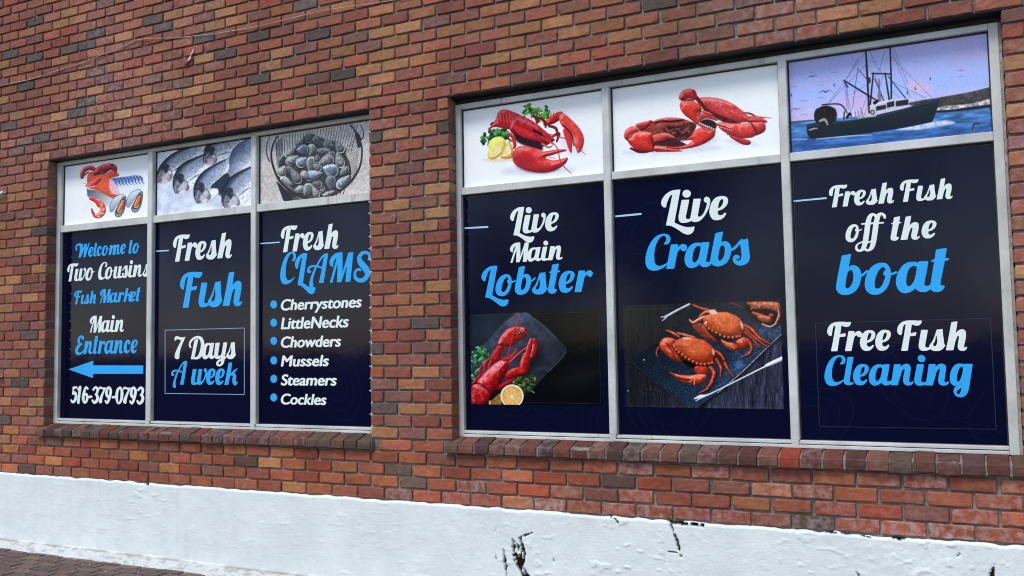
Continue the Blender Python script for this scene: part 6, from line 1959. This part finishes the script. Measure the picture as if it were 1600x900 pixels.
write('Cleaning', 'c', 85, 1517, [(150, 688), (1380, 690)], (800, 487), M_BLUE, s, 'blue script lettering reading Cleaning')
poly_mesh('rule_line', 'd', [[(-353, 300), (-353, 317), (10, 283), (10, 264)]], M_PALE, s)

# upper picture panels and the two photographs on the lower films
PAINT = {(0, 0): paint_seafood, (0, 1): paint_fish, (0, 2): paint_clams, (1, 0): paint_lobster, (1, 1): paint_crabs, (1, 2): paint_boat}
for wi, c, a, b, w in film_cells():
    x0, x1 = a + 0.008, b - 0.003
    z0, z1 = w['tr'][1] + 0.003, w['zt'] - 0.007
    o = grid_film('picture_panel', x0, x1, z0, z1, 0.0026, PAINT[wi, c], YG)
    tag(o, UPPER[wi, c], 'picture panel', 'printed pictures on the upper panes')
for key, fn, sheet, box in (((1, 0), paint_lobster_plate, (5.296, 725, 475), (58, 68, 1135, 836)), ((1, 1), paint_crab_plate, (5.0, 965, 465), (52, 40, 1285, 862))):
    k, ox, oy = sheet
    q = hmap(PX_TO_GLASS, np.array([(ox + u / k, oy + v / k) for u, v in ((box[0], box[1]), (box[2], box[1]), (box[2], box[3]), (box[0], box[3]))]))
    x0, x1 = q[[0, 3], 0].mean(), q[[1, 2], 0].mean()
    z0, z1 = q[2:, 1].mean(), q[:2, 1].mean()
    ph = grid_film('photo', x0, x1, z0, z1, 0.0026, fn, YG - 0.0010, SIGNS[key])
    tag(ph, {(1, 0): 'photo of a red lobster with lemon on dark slate', (1, 1): 'photo of orange cooked crabs on a blue slate'}[key])
# faint frame line on the last film
poly_mesh('border_line', 'c', [[(-8, 90), (1680, 42), (1680, 47), (-8, 95)], [(1680, 42), (1735, 1110), (1728, 1110), (1674, 47)], [(30, 1082), (1735, 1110), (1735, 1115), (30, 1087)], [(-8, 90), (-2, 90), (36, 1087), (30, 1087)]],
          mat_plain('faint_navy_line', (0.007, 0.011, 0.034), 0.3, 0, .05, 5), SIGNS[1, 2], y=YG - 0.0008)

# ================================================================== small things on the wall
def wall_pt(u, v, y):
    q = hmap(PX_TO_WALL, np.array([u, v], float))
    return (q[0], y, q[1])


wire = [(-60, 148), (0, 135), (20, 131), (47, 125), (75, 117), (102, 107), (130, 99), (147, 92), (175, 81), (217, 62.5), (240, 61), (275, 60), (310, 56), (335, 54), (375, 47), (400, 43), (440, 34), (477, 24), (512, 16), (540, 12.5), (575, 7.5), (617, 1), (680, -10), (760, -24)]
wv = [wall_pt(u, v, -0.008 - 0.006 * (i % 3 == 1)) for i, (u, v) in enumerate(wire)]
cab = MB().tube([tuple(p) for p in wv], 0.0026, 6).build('cable', M_WIRE, smooth=True)
tag(cab, 'thin dirty white cable strung loosely across the upper brickwork', 'cable')
# scrap of torn plastic hanging from a joint
tp = MB()
tq = [(304, 77, .6), (302.8, 82, 1.1), (300.5, 87, .8), (298, 92, 1.5), (294, 97, 1.0), (289.5, 102, .6)]
for i, (u, v, r) in enumerate(tq):
    a, b = wall_pt(u - r, v - r * .4, -0.008 - .006 * math.sin(i)), wall_pt(u + r, v + r * .4, -0.016 + .004 * math.cos(i * 2))
    n0 = len(tp.v)
    tp.v += [a, b, (a[0], a[1] + .003, a[2]), (b[0], b[1] + .003, b[2])]
    if i:
        tp.q += [[n0 - 4, n0 - 3, n0 + 1, n0], [n0 - 2, n0 - 1, n0 + 3, n0 + 2], [n0 - 4, n0 - 2, n0 + 2, n0], [n0 - 3, n0 - 1, n0 + 3, n0 + 1]]
tag(tp.build('plastic_scrap', M_TAPE), 'torn pale scrap of plastic hanging below the cable', 'scrap')
# two white pipe ends reaching in from the left
for (u, v, v2, lb) in ((11.5, 300.5, 307, 'white pipe end on the brick wall, the upper one of two'), (6.5, 586.5, 587.5, 'white pipe end on the brick wall, the lower one of two')):
    e = wall_pt(u, v, 0.0); f_ = wall_pt(u - 26, v2 + 6, 0.0)
    d_ = Vector((f_[0] - e[0], 0, f_[2] - e[2])).normalized()
    ro, ri = 0.0135, 0.0085
    E_ = Vector((e[0], -0.028, e[2]))
    rt = empty('pipe', tuple(E_))
    tag(rt, lb, 'pipe', 'white pipe ends at the left')
    pts = [E_, E_ + d_ * 0.25, E_ + d_ * 0.6, E_ + d_ * 0.9, E_ + d_ * 0.98 + Vector((0, 0.012, 0)), E_ + d_ * 1.0 + Vector((0, 0.05, 0))]
    t = MB()
    t.tube(pts, ro, 14, caps=False)
    n0 = len(t.v); a1 = d_.cross(Vector((0, 0, 1))).normalized(); b1 = d_.cross(a1)
    for rad, off in ((ro, 0), (ri, 0), (ri, 0.05)):
        for k in range(14):
            an = 2 * math.pi * k / 14
            t.v.append(tuple(E_ + d_ * off + rad * (math.cos(an) * a1 + math.sin(an) * b1)))
    for s0 in (0, 14):
        for k in range(14):
            t.q.append([n0 + s0 + k, n0 + s0 + (k + 1) % 14, n0 + s0 + 14 + (k + 1) % 14, n0 + s0 + 14 + k])
    keep(t.build('tube', M_PIPE, smooth=True), rt)
    hm = MB()
    hc = E_ + d_ * 0.03
    hm.v.append(tuple(hc))
    for k in range(14):
        an = 2 * math.pi * k / 14
        hm.v.append(tuple(hc + ri * 0.999 * (math.cos(an) * a1 + math.sin(an) * b1)))
    for k in range(14):
        hm.t.append([0, 1 + k, 1 + (k + 1) % 14])
    keep(hm.build('bore', M_HOLE), rt)
    for off in (0.3, 0.75):
        c0 = E_ + d_ * off
        keep(MB().box(c0.x - 0.012, c0.x + 0.012, -0.044, 0.006, c0.z - 0.018, c0.z + 0.018, 0.003).build('clip', M_PIPE), rt)
